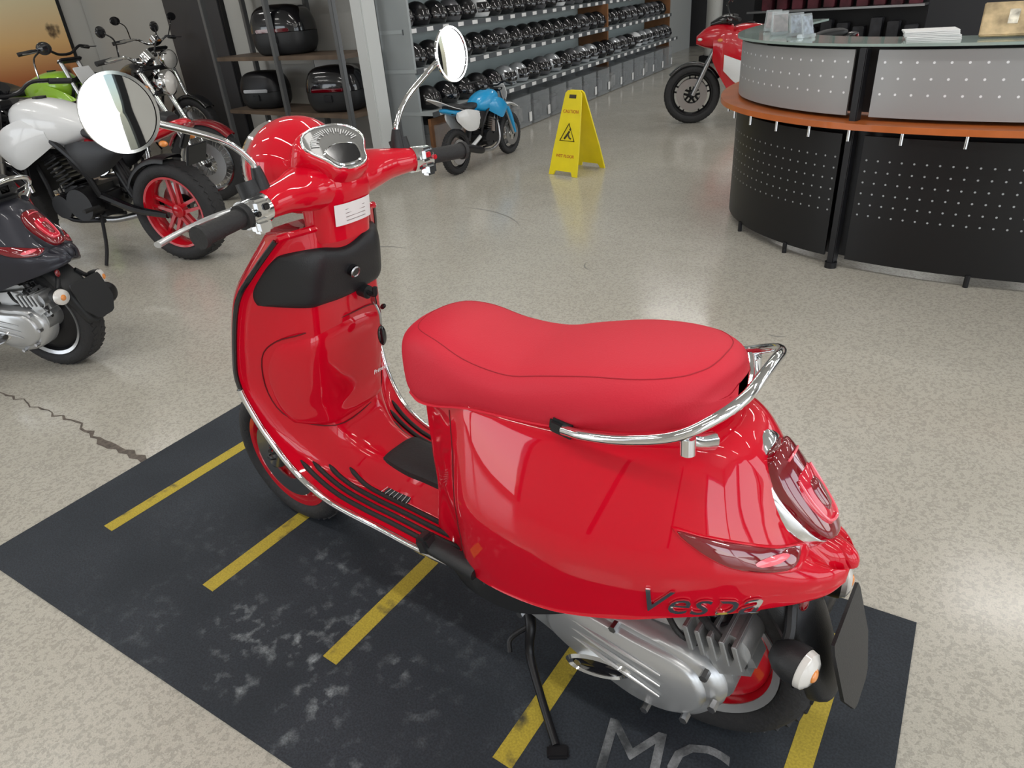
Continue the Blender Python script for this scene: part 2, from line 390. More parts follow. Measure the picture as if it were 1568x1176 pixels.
    # rear body
    def sec(x,wt,wm,zm,wb,zb,zt):
        h=[(0,zt),(wt*.55,zt-.002),(wt*.9,zt-.012),(wt+ (wm-wt)*.12,zt-.03),(wt+(wm-wt)*.62,zt-(zt-zm)*.48),(wm*.985,zm+(zt-zm)*.18),(wm,zm-.01),(wm*.985,(zm+zb)/2),(wb,zb+.006),(wb-.008,zb),(wb*.5,zb+.006),(0,zb+.01)]
        return [(x,y,z) for y,z in h]+[(x,-y,z) for y,z in h[-2:0:-1]]
    SEC=[(.705,.07,.075,.5,.09,.32,.655),(.69,.085,.09,.5,.105,.30,.675),(.64,.10,.112,.48,.12,.295,.69),(.595,.110,.140,.46,.138,.288,.70),(.54,.118,.188,.46,.178,.30,.71),(.43,.122,.212,.47,.205,.325,.72),
         (.30,.122,.220,.485,.213,.355,.735),(.17,.112,.208,.505,.202,.400,.752),(.09,.096,.190,.52,.182,.430,.760),(.03,.072,.166,.525,.160,.448,.745),(-.02,.052,.140,.525,.134,.460,.690),(-.06,.040,.113,.525,.110,.470,.622),(-.10,.034,.086,.525,.084,.480,.580),(-.132,.026,.058,.524,.058,.492,.560),(-.150,.012,.030,.522,.030,.504,.545)]
    body=loft([sec(*q) for q in SEC],5,3)
    g.add('rear_body',body,paint,60)
    bv=BVHTree.FromPolygons([V(v) for v in body[0]],body[1])
    def onb(x,z,s=1,off=.001):
        h=bv.ray_cast(V((x,s*.5,z)),V((0,-s,0)))
        if h[0] is None:return V((x,s*.10,z))
        n=h[1] if h[1].y*s>0 else -h[1]
        return h[0]+n*off
    for s in (1,-1):
        cur=[(.60,.66),(.59,.60),(.575,.50),(.565,.40),(.55,.32)]
        g.add('cowl_front_seam',tube([onb(p.x,p.y,s,.0002) for p in cr([V((a,b,0)) for a,b in cur],5)],.0016,6,1),seamm)
        cx,cz=.002,.585
        def leaf(k,off):
            pr=[(-.082,-.030),(-.05,-.032),(0,-.020),(.05,.006),(.085,.032),(.05,.028),(0,.018),(-.05,.000),(-.078,-.014)]
            return [onb(cx+a*k,cz+b*k,s,off) for a,b in pr]
        g.add('rear_indicator_frame',loft([leaf(1.14,-.003),leaf(1.08,.004),leaf(1.0,.005)],2,3),paint)
        g.add('rear_indicator_lens',loft([leaf(1.0,.003),leaf(.93,.008),leaf(.5,.010),leaf(.05,.011)],2,3),LENSR)
        g.add('rear_indicator_bulb',loft([[onb(cx-.048+.020*math.cos(a),cz-.014+.007*math.sin(a),s,.0105) for a in [i*math.pi/3 for i in range(6)]],[onb(cx-.048+.004*math.cos(a),cz-.014+.002*math.sin(a),s,.0125) for a in [i*math.pi/3 for i in range(6)]]],1,2),LENSRB)
    if badge:
        tg=textg("Vespa",.078,frame((.052,0,.478),(-1,0,.12),(0,.0,1)),.0015,.5,1.0)
        g.add('badge',([onb(v.x,v.z,1,.0028+v.y*1.0) for v in tg[0]],tg[1]),CHR)
    g.add('glove_badge',textg("Primavera",.015,frame(S(4.6,-.42)+SN(4.6,-.42)*.010,V((0.02,-1,0)),V((.1,0,1))),.0005,.4),CHR)
    # tail light
    tn=V((-.80,0,.60)).normalized();tv=V((.60,0,.80)).normalized();tcn=V((-.056,0,.640))
    half=[(0,.086),(.020,.086),(.034,.082),(.044,.066),(.050,.036),(.049,.0),(.042,-.040),(.034,-.066),(.022,-.082),(0,-.086)]
    ol=half+[(-a,b) for a,b in half[-2:0:-1]]
    def tl(k,h,cy=0,cv=6.):return [tcn+V((0,1,0))*(a*k)+tv*(b*k+cy)+tn*(h-cv*(a*k)**2) for a,b in ol]
    g.add('tail_light_surround',loft([tl(1.60,-.056,.024),tl(1.48,-.026,.022),tl(1.26,-.004,.014),tl(1.08,.006,.003),tl(1.02,.004)],4,2),surm,70)
    g.add('tail_light_lens',loft([tl(1.04,-.004),tl(1.03,.012),tl(.98,.021),tl(.6,.026),tl(.05,.027)],3,2),LENSR,50)
    def pl(a,b,h):return tcn+V((0,a,0))+tv*b+tn*(h-6*a*a)
    g.add('tail_light_inner',loft([[pl(a*.72,b*.60-.012,.0245) for a,b in ol],[pl(a*.66,b*.54-.012,.0285) for a,b in ol],[pl(a*.05,b*.05-.012,.0300) for a,b in ol]],1,2),LENSM,50)
    g.add('tail_light_strips',merge(tube([pl(.030,.030,.0285),pl(.029,-.010,.0285),pl(.020,-.050,.0285),pl(0,-.058,.0300),pl(-.020,-.050,.0285),pl(-.029,-.010,.0285),pl(-.030,.030,.0285)],.0024,8,4),tube([pl(.024,.066,.0265),pl(0,.068,.0275),pl(-.024,.066,.0265)],.002,8,4)),LENSRB)
    g.add('tail_light_divider',loft([[pl(a*.30,b*.34-.012,.029) for a,b in ol],[pl(a*.20,b*.26-.012,.0335) for a,b in ol],[pl(a*.02,b*.05-.012,.034) for a,b in ol]],1,2),LENSR,50)
    g.add('tail_ridge',tube([(-.100,0,.566),(-.125,0,.554),(-.144,0,.539),(-.150,0,.524)],[.008,.015,.016,.012],12,4),paint)
    # seat
    def ss(x,w,zt,zb,wb):
        h=[(0,zt),(w*.45,zt-.004),(w*.78,zt-.015),(w*.95,zt-.038),(w*1.0,zt-(zt-zb)*.55),(w*.98,zb+.022),(wb,zb+.004),(wb*.9,zb),(0,zb)]
        return [(x,y,z) for y,z in h]+[(x,-y,z) for y,z in h[-2:0:-1]]
    SS=[(.766,.030,.745,.700,.02),(.758,.062,.778,.668,.05),(.734,.094,.800,.650,.08),(.69,.114,.816,.648,.103),(.63,.125,.816,.660,.114),(.55,.130,.803,.682,.120),(.45,.135,.804,.696,.126),
        (.36,.140,.828,.710,.132),(.27,.142,.850,.728,.133),(.19,.136,.861,.743,.126),(.13,.118,.864,.757,.108),(.087,.090,.859,.770,.08),(.064,.055,.848,.783,.045),(.056,.022,.832,.800,.015)]
    seat=loft([ss(*q) for q in SS],5,3)
    g.add('seat',seat,seatm,80)
    sv=BVHTree.FromPolygons([V(v) for v in seat[0]],seat[1])
    def ons(x,y,off=.0):
        h=sv.ray_cast(V((x,y,1.3)),V((0,0,-1)))
        return (h[0]+V((0,0,off))) if h[0] is not None else V((x,y,.8))
    pt=[(.715,0),(.713,.03),(.704,.06),(.685,.08),(.64,.094),(.55,.108),(.45,.116),(.36,.121),(.27,.122),(.19,.115),(.13,.092),(.10,.06),(.09,.03),(.088,0)]
    loop=[(x,y) for x,y in pt]+[(x,-y) for x,y in pt[-2:0:-1]]
    g.add('seat_piping',tube([ons(p.x,p.y) for p in cr([V((a,b,0)) for a,b in loop],5,True)],.0011,6,1,True),seatd)
    g.add('seat_base',loft([[(x,y*w*.84,zb+dz) for y,dz in ((-1,.01),(-1,-.008),(-.5,-.012),(.5,-.012),(1,-.008),(1,.01))] for x,w,zt,zb,wb in SS[2:-2]],3,2),seatm)
    # grab rail
    rl=[(.31,.142,.722),(.26,.156,.735),(.18,.164,.758),(.10,.158,.788),(.052,.128,.818),(.026,.085,.838),(.020,.03,.848),(.020,-.03,.848),(.026,-.085,.838),(.052,-.128,.818),(.10,-.158,.788),(.18,-.164,.758),(.26,-.156,.735),(.31,-.142,.722)]
    g.add('grab_rail',tube(rl,.0095,12,6),CHR)
    for s in (1,-1):
        g.add('grab_rail_bracket',merge(tube([(.095,s*.150,.785),(.08,s*.125,.765),(.07,s*.09,.75)],[.011,.012,.016],10,4),cyl((.085,s*.148,.785),(.083,s*.150,.757),.012)),CHR)
        g.add('rail_mount_cover',box((.315,s*.132,.722),(.05,.03,.03),(0,-.15,0),.006),BLK)
    for s in (1,-1):
        g.add('passenger_peg',merge(loft([[(x,s*(.165+a),z+b) for a,b in ((0,0),(.03,0),(.036,.01),(.03,.022),(0,.026))] for x,z in ((.66,.318),(.63,.316),(.56,.308),(.52,.302))],2,2),box((.655,s*.185,.336),(.035,.04,.045),(0,.3,0),.008)),BLK)
    # engine
    cap=[(.50,.335),(.40,.355),(.25,.345),(.14,.335),(.05,.325),(-.005,.285),(-.01,.225),(.03,.165),(.09,.135),(.16,.128),(.26,.16),(.38,.215),(.50,.255),(.55,.29)]
    g.add('transmission_cover',prism(cap,.075,.155,'y',.022,4),ALUP,50)
    cap2=[(.33,.325),(.16,.315),(.06,.305),(.02,.260),(.025,.205),(.08,.162),(.16,.156),(.27,.19),(.36,.24)]
    g.add('transmission_cover_raised',prism(cap2,.145,.170,'y',.014,4),ALUP,50)
    g.add('transmission_ribs',merge(*[tube([(.34,.164,.30-.022*i),(.20,.172,.28-.026*i),(.10,.172,.262-.03*i)],[.002,.005,.002],8,4) for i in range(3)]),ALUP)
    EM=Matrix.Translation((.235,.170,.195))@Matrix.Rotation(.35,4,'Y')@Matrix.Diagonal((1.9,1,.62,1))
    g.add('cover_emblem',xf(revolve([(0,.004),(.03,.003),(.034,0)],(0,0,0),(0,1,0),32),EM),BLKG)
    g.add('cover_emblem_ring',xf(revolve([(.030,.0),(.036,.007),(.042,.0)],(0,0,0),(0,1,0),32),EM),CHR)
    g.add('air_box',prism([(.60,.30),(.53,.345),(.40,.375),(.30,.37),(.27,.335),(.34,.285),(.42,.245),(.50,.235),(.57,.25)],.07,.182,'y',.02,3),BLK,50)
    g.add('air_box_badge',textg("155",.032,frame((.485,.1835,.305),(-1,0,.2),(0,0,1)),.0015),CHR)
    rib=[]
    for i in range(5):rib.append(box((.06-.022*i,.105,.37-.0*i),(.010,.10,.055),(0,.3,0),.002))
    g.add('engine_case',merge(box((.12,.05,.37),(.20,.14,.10),(0,.1,0),.02),box((.0,.09,.33),(.09,.09,.10),(0,.5,0),.02),cyl((.03,.04,.27),(.03,.13,.27),.055),cyl((-.01,.05,.36),(-.01,.13,.36),.035),*rib),ALU)
    bl=[cyl((x,.155,z),(x,.174,z),.008,n=6) for x,z in ((.02,.31),(.0,.24),(.05,.17),(.13,.14),(.28,.18),(.42,.235),(.38,.335),(.2,.325))]
    g.add('cover_bolts',merge(*bl),STEEL)
    g.add('hoses',merge(tube([(.05,.12,.40),(0,.14,.38),(-.03,.12,.33),(-.02,.10,.28)],.008,8),tube([(.12,.13,.40),(.08,.15,.37),(.05,.13,.34)],.006,8)),RUB)
    g.add('rear_hub_cover',revolve([(0,.075),(.03,.075),(.06,.065),(.10,.05),(.14,.038),(.15,.03)],(.09,0,.235),(0,1,0),48),rimm)
    g.add('rear_swing_arm',box((.20,-.09,.26),(.30,.04,.06),(0,.15,0),.015),ALU)
    g.add('rear_shock',merge(cyl((-.0,.085,.30),(.06,.10,.46),.014),tube([(-.0+.06*i/50+.026*math.cos(i*.8),.085+.015*i/50+.026*math.sin(i*.8),.31+.15*i/50) for i in range(51)],.004,6,1)),BLKM)
    g.add('exhaust',merge(tube([(.42,-.06,.20),(.36,-.12,.17),(.28,-.15,.19)],.016,12),tube([(.30,-.15,.20),(.22,-.16,.225),(0.0,-.165,.265),(-.10,-.165,.285),(-.12,-.165,.288)],[.03,.05,.055,.048,.02],20,3)),BLKM)
    g.add('underbody',box((.38,0,.29),(.42,.22,.14),(0,-.06,0),.03),BLKM)
    g.add('side_stand',merge(tube([(.46,.09,.17),(.43,.125,.15),(.42,.15,.09),(.36,.20,.045),(.285,.26,.012)],[.014,.012,.010,.009,.009],10,5),box((.275,.268,.007),(.045,.03,.012),(0,0,.6),.004),tube([(.43,.12,.15),(.47,.15,.11),(.46,.17,.09)],.006,8)),BLKM)
    rings=[]
    for x,z,w in ((-.03,.50,.06),(-.08,.44,.066),(-.12,.38,.066),(-.15,.31,.06),(-.17,.245,.05),(-.175,.225,.04)):
        rings.append([(x+.045,-w,z-.01),(x+.01,-w*.9,z),(x,0,z+.004),(x+.01,w*.9,z),(x+.045,w,z-.01),(x+.03,0,z-.012)])
    g.add('rear_mudguard',loft(rings,4,3),BLK)
    pm=frame((-.182,0,.335),(0,-1,0),(.30,0,1))
    op=[(-.082,.085),(.082,.085),(.088,.07),(.088,-.03),(.05,-.085),(.03,-.092),(-.03,-.092),(-.05,-.085),(-.088,-.03),(-.088,.07)]
    g.add('plate_bracket',xf(prism(op,-.003,.003,'z'),pm),BLK)
    g.add('plate_reflector',merge(ell((-.15,.0,.245),(.01,.03,.012)),ell((-.100,.062,.465),(.008,.012,.018))),LENSR)
    for s in (1,-1):
        g.add('indicator_stalk',tube([(-.08,s*.05,.44),(-.09,s*.08,.405),(-.09,s*.11,.385)],.010,8),BLK)
        g.add('indicator_housing',revolve([(0,-.045),(.018,-.042),(.03,-.028),(.036,-.008),(.037,.012)],(-.115,s*.115,.378),(-1,s*.25,0),28),BLK)
        g.add('indicator_lens',revolve([(.035,.012),(.033,.022),(.022,.030),(0,.034)],(-.115,s*.115,.378),(-1,s*.25,0),28),LENSC)
        g.add('indicator_bulb',ell((-.143,s*.122,.378),(.008,.014,.014)),LENSA)
    return g
# ------------------------------------------------------------ motorcycles
def build_moto(name,tank=WHT,rimm=REDRIM,style='alloy',body=BLKG,tall=0.,fairing=None,dirt=False,chrome=False,wb=1.4,seatm=BLK,screen=False):
    g=Grp(name);R=.31 if not dirt else .30
    eng=CHR if chrome else BLKM;ft=CHR if chrome else STEEL
    kn=.012 if dirt else .0045
    wheel(g,(0,0,R),R,.16 if not dirt else .11,.215,rimm,style,5 if style=='alloy' else 32,'rear',[-.06],kn)
    wheel(g,(wb,0,R),R,.115 if not dirt else .09,.218,rimm,style,5 if style=='alloy' else 32,'front',[.06,-.065],kn)
    fx=wb-.30
    for s in (1,-1):
        g.add('fork_tube',merge(cyl((wb-.01,s*.095,R),(wb-.16,s*.095,R+.33),.026),cyl((wb-.16,s*.095,R+.33),(fx-.02,s*.095,.98+tall),.021)),ft)
        g.add('swing_arm',tube([(0,s*.11,R),(.25,s*.10,R+.03),(.50,s*.09,.42)],[.02,.026,.028],8),body if not chrome else CHR)
        g.add('frame_rail',tube([(.50,s*.10,.42),(.55,s*.13,.62),(.78,s*.12,.82),(fx-.02,s*.04,.93)],.020,8),BLKM)
        g.add('down_tube',tube([(fx-.02,s*.03,.88),(.95,s*.08,.55),(.86,s*.09,.28),(.55,s*.09,.26)],.015,8),BLKM)
        g.add('subframe',tube([(.55,s*.10,.62),(.25,s*.09,.74),(-.1,s*.06,.82)],.013,8),BLKM)
        g.add('shock',merge(cyl((.05,s*.13,R+.05),(.18,s*.11,.72),.014),tube([(.06+.11*i/40+.028*math.cos(i*.9),s*.13-s*.02*i/40+.028*math.sin(i*.9),.40+.28*i/40) for i in range(41)],.005,6,1)) if chrome else cyl((.3,s*.02,.4),(.4,s*.02,.65),.03),CHR if chrome else BLKM)
        g.add('foot_peg',cyl((.52,s*.12,.36),(.52,s*.24,.36),.013),RUB)
        hb=[(fx-.02,0,1.02+tall),(fx-.03,s*.08,1.03+tall),(fx-.04,s*.20,1.08+tall),(fx-.14,s*.38,1.06+tall)]
        g.add('handlebar',tube(hb,.012,8),BLKM if not chrome else CHR)
        g.add('grip',cyl((fx-.09,s*.27,1.072+tall),(fx-.145,s*.39,1.058+tall),.018),RUB)
        g.add('lever',tube([(fx-.03,s*.24,1.07+tall),(fx-.04,s*.36,1.06+tall),(fx-.06,s*.41,1.06+tall)],.006,6),STEEL)
        if not dirt:
            g.add('mirror',merge(tube([(fx-.05,s*.24,1.09+tall),(fx-.02,s*.28,1.2+tall),(fx-.05,s*.33,1.25+tall)],.006,6),ell((fx-.06,s*.35,1.26+tall),(.012,.06,.04))),body)
            g.add('indicator',ell((fx+.03,s*.17,.86+tall),(.03,.02,.018)),LENSA)
            g.add('rear_indicator',ell((-.14,s*.12,.74),(.03,.02,.018)),LENSA)
    g.add('triple_clamp',merge(box((fx,0,.97+tall),(.08,.24,.03),(0,-.4,0),.01),box((fx+.06,0,.80+tall),(.08,.24,.03),(0,-.4,0),.01)),BLKM)
    fins=[]
    for i in range(9):
        t=i/8;r=.085 if not chrome else .095
        fins.append(box((.74+.10*t,0,.46+.20*t),(r*1.6,r*2.1,.009),(0,.35,0),.003))
        if chrome:fins.append(box((.60-.12*t,0,.46+.18*t),(r*1.5,r*2.0,.009),(0,-.5,0),.003))
    g.add('cylinder_fins',merge(*fins),BLKM if not chrome else CHR)
    g.add('crankcase',merge(box((.68,0,.38),(.38,.24,.20),(0,0,0),.05),cyl((.62,-.17,.38),(.62,.17,.38),.10),cyl((.80,-.15,.36),(.80,.15,.36),.075)),eng)
    g.add('engine_head',box((.85,0,.68),(.16,.19,.08),(0,.35,0),.02),eng)
    g.add('exhaust_pipe',tube([(.92,-.05,.62),(1.02,-.06,.50),(.98,-.09,.28),(.75,-.12,.20),(.45,-.15,.24)],.022,10),CHR if chrome else STEEL)
    g.add('muffler',tube([(.45,-.16,.24),(.36,-.17,.26),(.02,-.19,.36 if not chrome else .28),(-.12,-.195,.40 if not chrome else .28)],[.025,.05,.052,.042],14,3),CHR if chrome else BLKM)
    if not chrome and not dirt:
        g.add('radiator',box((1.0,0,.55),(.04,.30,.26),(0,-.25,0),.01),BLKM)
    def es(x,w,z0,z1,p=.8):return [(x,w*math.copysign(abs(math.cos(a))**p,math.cos(a)),(z0+z1)/2+(z1-z0)/2*math.copysign(abs(math.sin(a))**p,math.sin(a))) for a in [2*math.pi*i/12 for i in range(12)]]
    g.add('tank',loft([es(.45,.06,.78,.85),es(.50,.10,.76,.90),es(.62,.145,.72,.96),es(.78,.165,.70,1.0),es(.92,.155,.72,1.0),es(1.01,.11,.76,.97),es(1.06,.05,.82,.93)] if not chrome else [es(.52,.03,.80,.86),es(.60,.08,.78,.92),es(.75,.13,.76,.97),es(.90,.15,.76,.99),es(1.0,.13,.79,.98),es(1.07,.06,.84,.95)],4,2),tank)
    g.add('tank_cap',cyl((.82,0,.99),(.82,0,1.012),.04),STEEL if chrome else BLKM)
    if not chrome:
        for s in (1,-1):
            g.add('tank_shroud',loft([[(x,s*(y),z1),(x,s*(y+.03),(z0+z1)/2),(x,s*y,z0),(x-.01,s*(y-.02),(z0+z1)/2)] for x,y,z0,z1 in ((.70,.13,.74,.90),(.85,.16,.66,.90),(1.0,.17,.60,.86),(1.12,.15,.66,.80),(1.17,.13,.72,.76))],4,2),tank)
            g.add('side_cover',loft([[(x,s*(y),z1),(x,s*(y+.02),(z0+z1)/2),(x,s*y,z0),(x-.01,s*(y-.02),(z0+z1)/2)] for x,y,z0,z1 in ((.22,.10,.66,.74),(.35,.12,.58,.76),(.5,.13,.54,.76),(.62,.12,.60,.74))],4,2),BLKM)
    sz=.80 if not dirt else .84
    g.add('seat',loft([es(-.15,.05,sz+.04,sz+.08),es(-.08,.09,sz+.01,sz+.10),es(.08,.12,sz-.02,sz+.085),es(.25,.13,sz-.04,sz+.03),es(.40,.12,sz-.05,sz+.03),es(.52,.08,sz-.03,sz+.05)],4,2),seatm)
    g.add('tail_section',loft([es(-.26,.02,sz+.03,sz+.05),es(-.2,.06,sz-.0,sz+.06),es(-.05,.09,sz-.05,sz+.03),es(.15,.11,sz-.10,sz-.0),es(.40,.11,sz-.12,sz-.03),es(.52,.06,sz-.08,sz-.03)],4,2),tank if dirt else (REDRIM if rimm==REDRIM else body))
    if not dirt:
        g.add('tail_light',ell((-.25,0,sz+.02),(.02,.05,.022)),LENSR)
        g.add('plate_holder',merge(box((-.25,0,.66),(.015,.17,.12),(0,-.35,0),.004),box((-.2,0,.75),(.03,.06,.14),(0,-.6,0),.01)),BLK)
    def fender(c,ro,w,a0,a1,m,nm):
        rings=[]
        for k in range(7):
            a=math.radians(a0+(a1-a0)*k/6)
            rings.append([(c[0]+math.cos(a)*(ro-dr),yy*w,c[1]+math.sin(a)*(ro-dr)) for yy,dr in ((-1,.035),(-.85,.008),(0,0),(.85,.008),(1,.035))])
        g.add(nm,loft(rings,3,3,closed=False),m)
    if dirt:
        g.add('front_mudguard',loft([[(x,-w,z-.02),(x,-w*.6,z),(x,w*.6,z),(x,w,z-.02),(x,0,z-.012)] for x,z,w in ((wb-.42,.74,.05),(wb-.2,.76,.07),(wb+.05,.74,.07),(wb+.28,.66,.03))],4,2),WHT)
        g.add('rear_mudguard',loft([[(x,-w,z-.02),(x,-w*.6,z),(x,w*.6,z),(x,w,z-.02),(x,0,z-.012)] for x,z,w in ((.3,.80,.11),(.1,.86,.12),(-.1,.92,.11),(-.35,1.02,.08),(-.48,1.06,.04))],4,2),WHT)
        for s in (1,-1):
            g.add('side_plate',loft([[(x,s*(y),z1),(x,s*(y+.02),(z0+z1)/2),(x,s*y,z0),(x-.01,s*(y-.02),(z0+z1)/2)] for x,y,z0,z1 in ((-.02,.10,.70,.82),(.15,.13,.56,.84),(.35,.14,.54,.80),(.5,.12,.60,.76))],4,2),WHT)
            g.add('fork_guard',tube([(wb-.0,s*.12,R+.02),(wb-.10,s*.12,R+.25),(wb-.18,s*.12,R+.40)],[.02,.035,.03],8),tank)
        g.add('number_plate',loft([[(fx+.1,-.09,1.02),(fx+.1,.09,1.02),(fx+.11,.09,1.03),(fx+.11,-.09,1.03)],[(fx+.16,-.1,.9),(fx+.16,.1,.9),(fx+.17,.1,.9),(fx+.17,-.1,.9)],[(fx+.17,-.06,.78),(fx+.17,.06,.78),(fx+.18,.06,.78),(fx+.18,-.06,.78)]],2,1),WHT)
    else:
        fender((wb,R),R+.03,.065,40,150,tank if chrome else body,'front_mudguard')
        fender((0,R),R+.035,.085,30,150 if chrome else 100,tank if chrome else BLK,'rear_mudguard')
        if not fairing:
            g.add('headlight_shell',revolve([(0,-.12),(.05,-.11),(.085,-.06),(.095,0),(.09,.01)],(fx+.15,0,.87+tall),(1,0,-.1),28),CHR if chrome else body)
            g.add('headlight_lens',revolve([(.09,.0),(.07,.018),(0,.03)],(fx+.15,0,.87+tall),(1,0,-.1),28),LENSC)
            g.add('gauge',cyl((fx+.04,0,1.03+tall),(fx+.0,0,1.08+tall),.05),CHR if chrome else BLKG)
    if screen:
        vs=[];fs=[]
        for i in range(9):
            for j in range(7):
                a=(i-4)/4;vs.append(V((fx+.16-.10*a*a-.2*j/6,a*.2*(1-.3*(j/6)**2),.98+tall+.38*j/6)))
        for i in range(8):
            for j in range(6):
                q=i*7+j;fs.append((q,q+1,q+8,q+7))
        g.add('windscreen',(vs,fs),mat('smoke_screen',(.25,.28,.3),.1,0,0,alpha=.4))
    if fairing:
        a,b=fairing
        for s in (1,-1):
            g.add('side_fairing',loft([[(x,s*y,z1),(x,s*(y+.04),(z0*.4+z1*.6)),(x,s*(y+.01),z0),(x,s*(y-.02),(z0+z1)/2)] for x,y,z0,z1 in ((.50,.12,.30,.55),(.70,.15,.24,.80),(.92,.17,.26,.92),(1.08,.16,.45,.95),(1.20,.11,.66,.93))],4,2),a)
            g.add('fairing_stripe',loft([[(x,s*y,z1),(x,s*(y+.012),(z0+z1)/2),(x,s*y,z0)] for x,y,z0,z1 in ((.56,.168,.32,.45),(.70,.198,.36,.58),(.92,.218,.42,.66),(1.08,.200,.56,.72))],4,3,closed=False),b)
        g.add('nose_fairing',loft([es(1.0,.17,.78,1.0),es(1.15,.15,.76,1.02),es(1.28,.10,.78,.98),es(1.38,.04,.82,.90)],4,2),a)
        g.add('fairing_lamp',merge(ell((1.33,.05,.87),(.04,.03,.02)),ell((1.33,-.05,.87),(.04,.03,.02))),LENSC)
        g.add('windscreen',loft([es(1.02,.11,.98,1.10),es(1.12,.10,.99,1.09),es(1.24,.05,.99,1.03)],3,2),BLKG)
    g.add('side_stand',tube([(.55,.10,.30),(.52,.17,.12),(.50,.24,.01)],.011,8),BLKM)
    return g
# ------------------------------------------------------------ procedural room materials
def nodes(name):
    m=bpy.data.materials.new(name);m.use_nodes=True;nt=m.node_tree;return m,nt,nt.nodes["Principled BSDF"]
def ramp(nt,src,stops):
    r=nt.nodes.new("ShaderNodeValToRGB")
    while len(r.color_ramp.elements)<len(stops):r.color_ramp.elements.new(.5)
    for e,(p,c) in zip(r.color_ramp.elements,stops):e.position=p;e.color=(*c,1) if len(c)==3 else c
    nt.links.new(src,r.inputs[0]);return r.outputs[0]
def tex(nt,kind,scale,detail=4,co=None):
    n=nt.nodes.new(kind);n.inputs["Scale"].default_value=scale
    if "Detail" in n.inputs:n.inputs["Detail"].default_value=detail
    if co is None:
        tc=nt.nodes.new("ShaderNodeTexCoord");co=tc.outputs["Object"]
    nt.links.new(co,n.inputs["Vector"]);return n
def mix(nt,a,b,f,mode='MIX'):
    m=nt.nodes.new("ShaderNodeMix");m.data_type='RGBA';m.blend_type=mode
    for i,v in ((6,a),(7,b)):
        if hasattr(v,'is_linked'):nt.links.new(v,m.inputs[i])
        else:m.inputs[i].default_value=(*v,1)
    if hasattr(f,'is_linked'):nt.links.new(f,m.inputs[0])
    else:m.inputs[0].default_value=f
    return m.outputs[2]
def floor_mat():
    m,nt,b=nodes("polished_terrazzo")
    big=ramp(nt,tex(nt,"ShaderNodeTexNoise",.9,6).outputs[0],[(.3,(.385,.365,.315)),(.7,(.45,.43,.38))])
    v=tex(nt,"ShaderNodeTexVoronoi",110);sp=ramp(nt,v.outputs["Color"],[(.0,(.50,.50,.50)),(.22,(.95,.95,.95)),(.8,(1,1,1)),(.95,(1.4,1.4,1.4))])
    c=mix(nt,big,sp,.6,'MULTIPLY')
    v2=tex(nt,"ShaderNodeTexNoise",300,2);c=mix(nt,c,ramp(nt,v2.outputs[0],[(.35,(.75,.75,.75)),(.6,(1.06,1.06,1.06))]),.55,'MULTIPLY')
    s=tex(nt,"ShaderNodeTexNoise",2.6,12);sf=ramp(nt,s.outputs[0],[(.70,(0,0,0)),(.78,(.5,.5,.5))])
    c=mix(nt,c,(.22,.21,.20),sf)
    nt.links.new(c,b.inputs["Base Color"])
    r=ramp(nt,tex(nt,"ShaderNodeTexNoise",4,5).outputs[0],[(.3,(.15,.15,.15)),(.7,(.25,.25,.25))])
    nt.links.new(r,b.inputs["Roughness"]);b.inputs["Specular IOR Level"].default_value=.75
    return m
def mat_mat():
    m,nt,b=nodes("dark_mat_carpet")
    c=ramp(nt,tex(nt,"ShaderNodeTexNoise",3,6).outputs[0],[(.3,(.012,.017,.024)),(.7,(.026,.032,.042))])
    d=tex(nt,"ShaderNodeTexNoise",26,14);dd=ramp(nt,d.outputs[0],[(.52,(0,0,0)),(.70,(1,1,1))])
    tc=nt.nodes.new("ShaderNodeTexCoord");dv=nt.nodes.new("ShaderNodeVectorMath");dv.operation='DISTANCE';dv.inputs[1].default_value=(.95,.42,0)
    nt.links.new(tc.outputs["Object"],dv.inputs[0]);d3=ramp(nt,dv.outputs["Value"],[(.08,(1,1,1)),(.45,(.15,.15,.15)),(.9,(.0,.0,.0))])
    d2=ramp(nt,tex(nt,"ShaderNodeTexNoise",6,5).outputs[0],[(.44,(0,0,0)),(.62,(1,1,1))])
    f=mix(nt,mix(nt,dd,d3,1.,'MULTIPLY'),d2,1.,'MULTIPLY');c=mix(nt,c,(.40,.44,.46),mix(nt,f,(.6,.6,.6),1.,'MULTIPLY'))
    n2=tex(nt,"ShaderNodeTexNoise",220,2);c=mix(nt,c,ramp(nt,n2.outputs[0],[(.35,(.6,.6,.6)),(.65,(1.5,1.5,1.5))]),.7,'MULTIPLY')
    nt.links.new(c,b.inputs["Base Color"]);b.inputs["Roughness"].default_value=.75
    return m
def worn_paint(name,col,under,lo,hi):
    m,nt,b=nodes(name)
    f=ramp(nt,tex(nt,"ShaderNodeTexNoise",14,8).outputs[0],[(lo,(0,0,0)),(hi,(1,1,1))])
    c=mix(nt,under,col,f);n2=tex(nt,"ShaderNodeTexNoise",220,2)
    c=mix(nt,c,ramp(nt,n2.outputs[0],[(.35,(.75,.75,.75)),(.65,(1.15,1.15,1.15))]),.7,'MULTIPLY')
    nt.links.new(c,b.inputs["Base Color"]);b.inputs["Roughness"].default_value=.7;return m
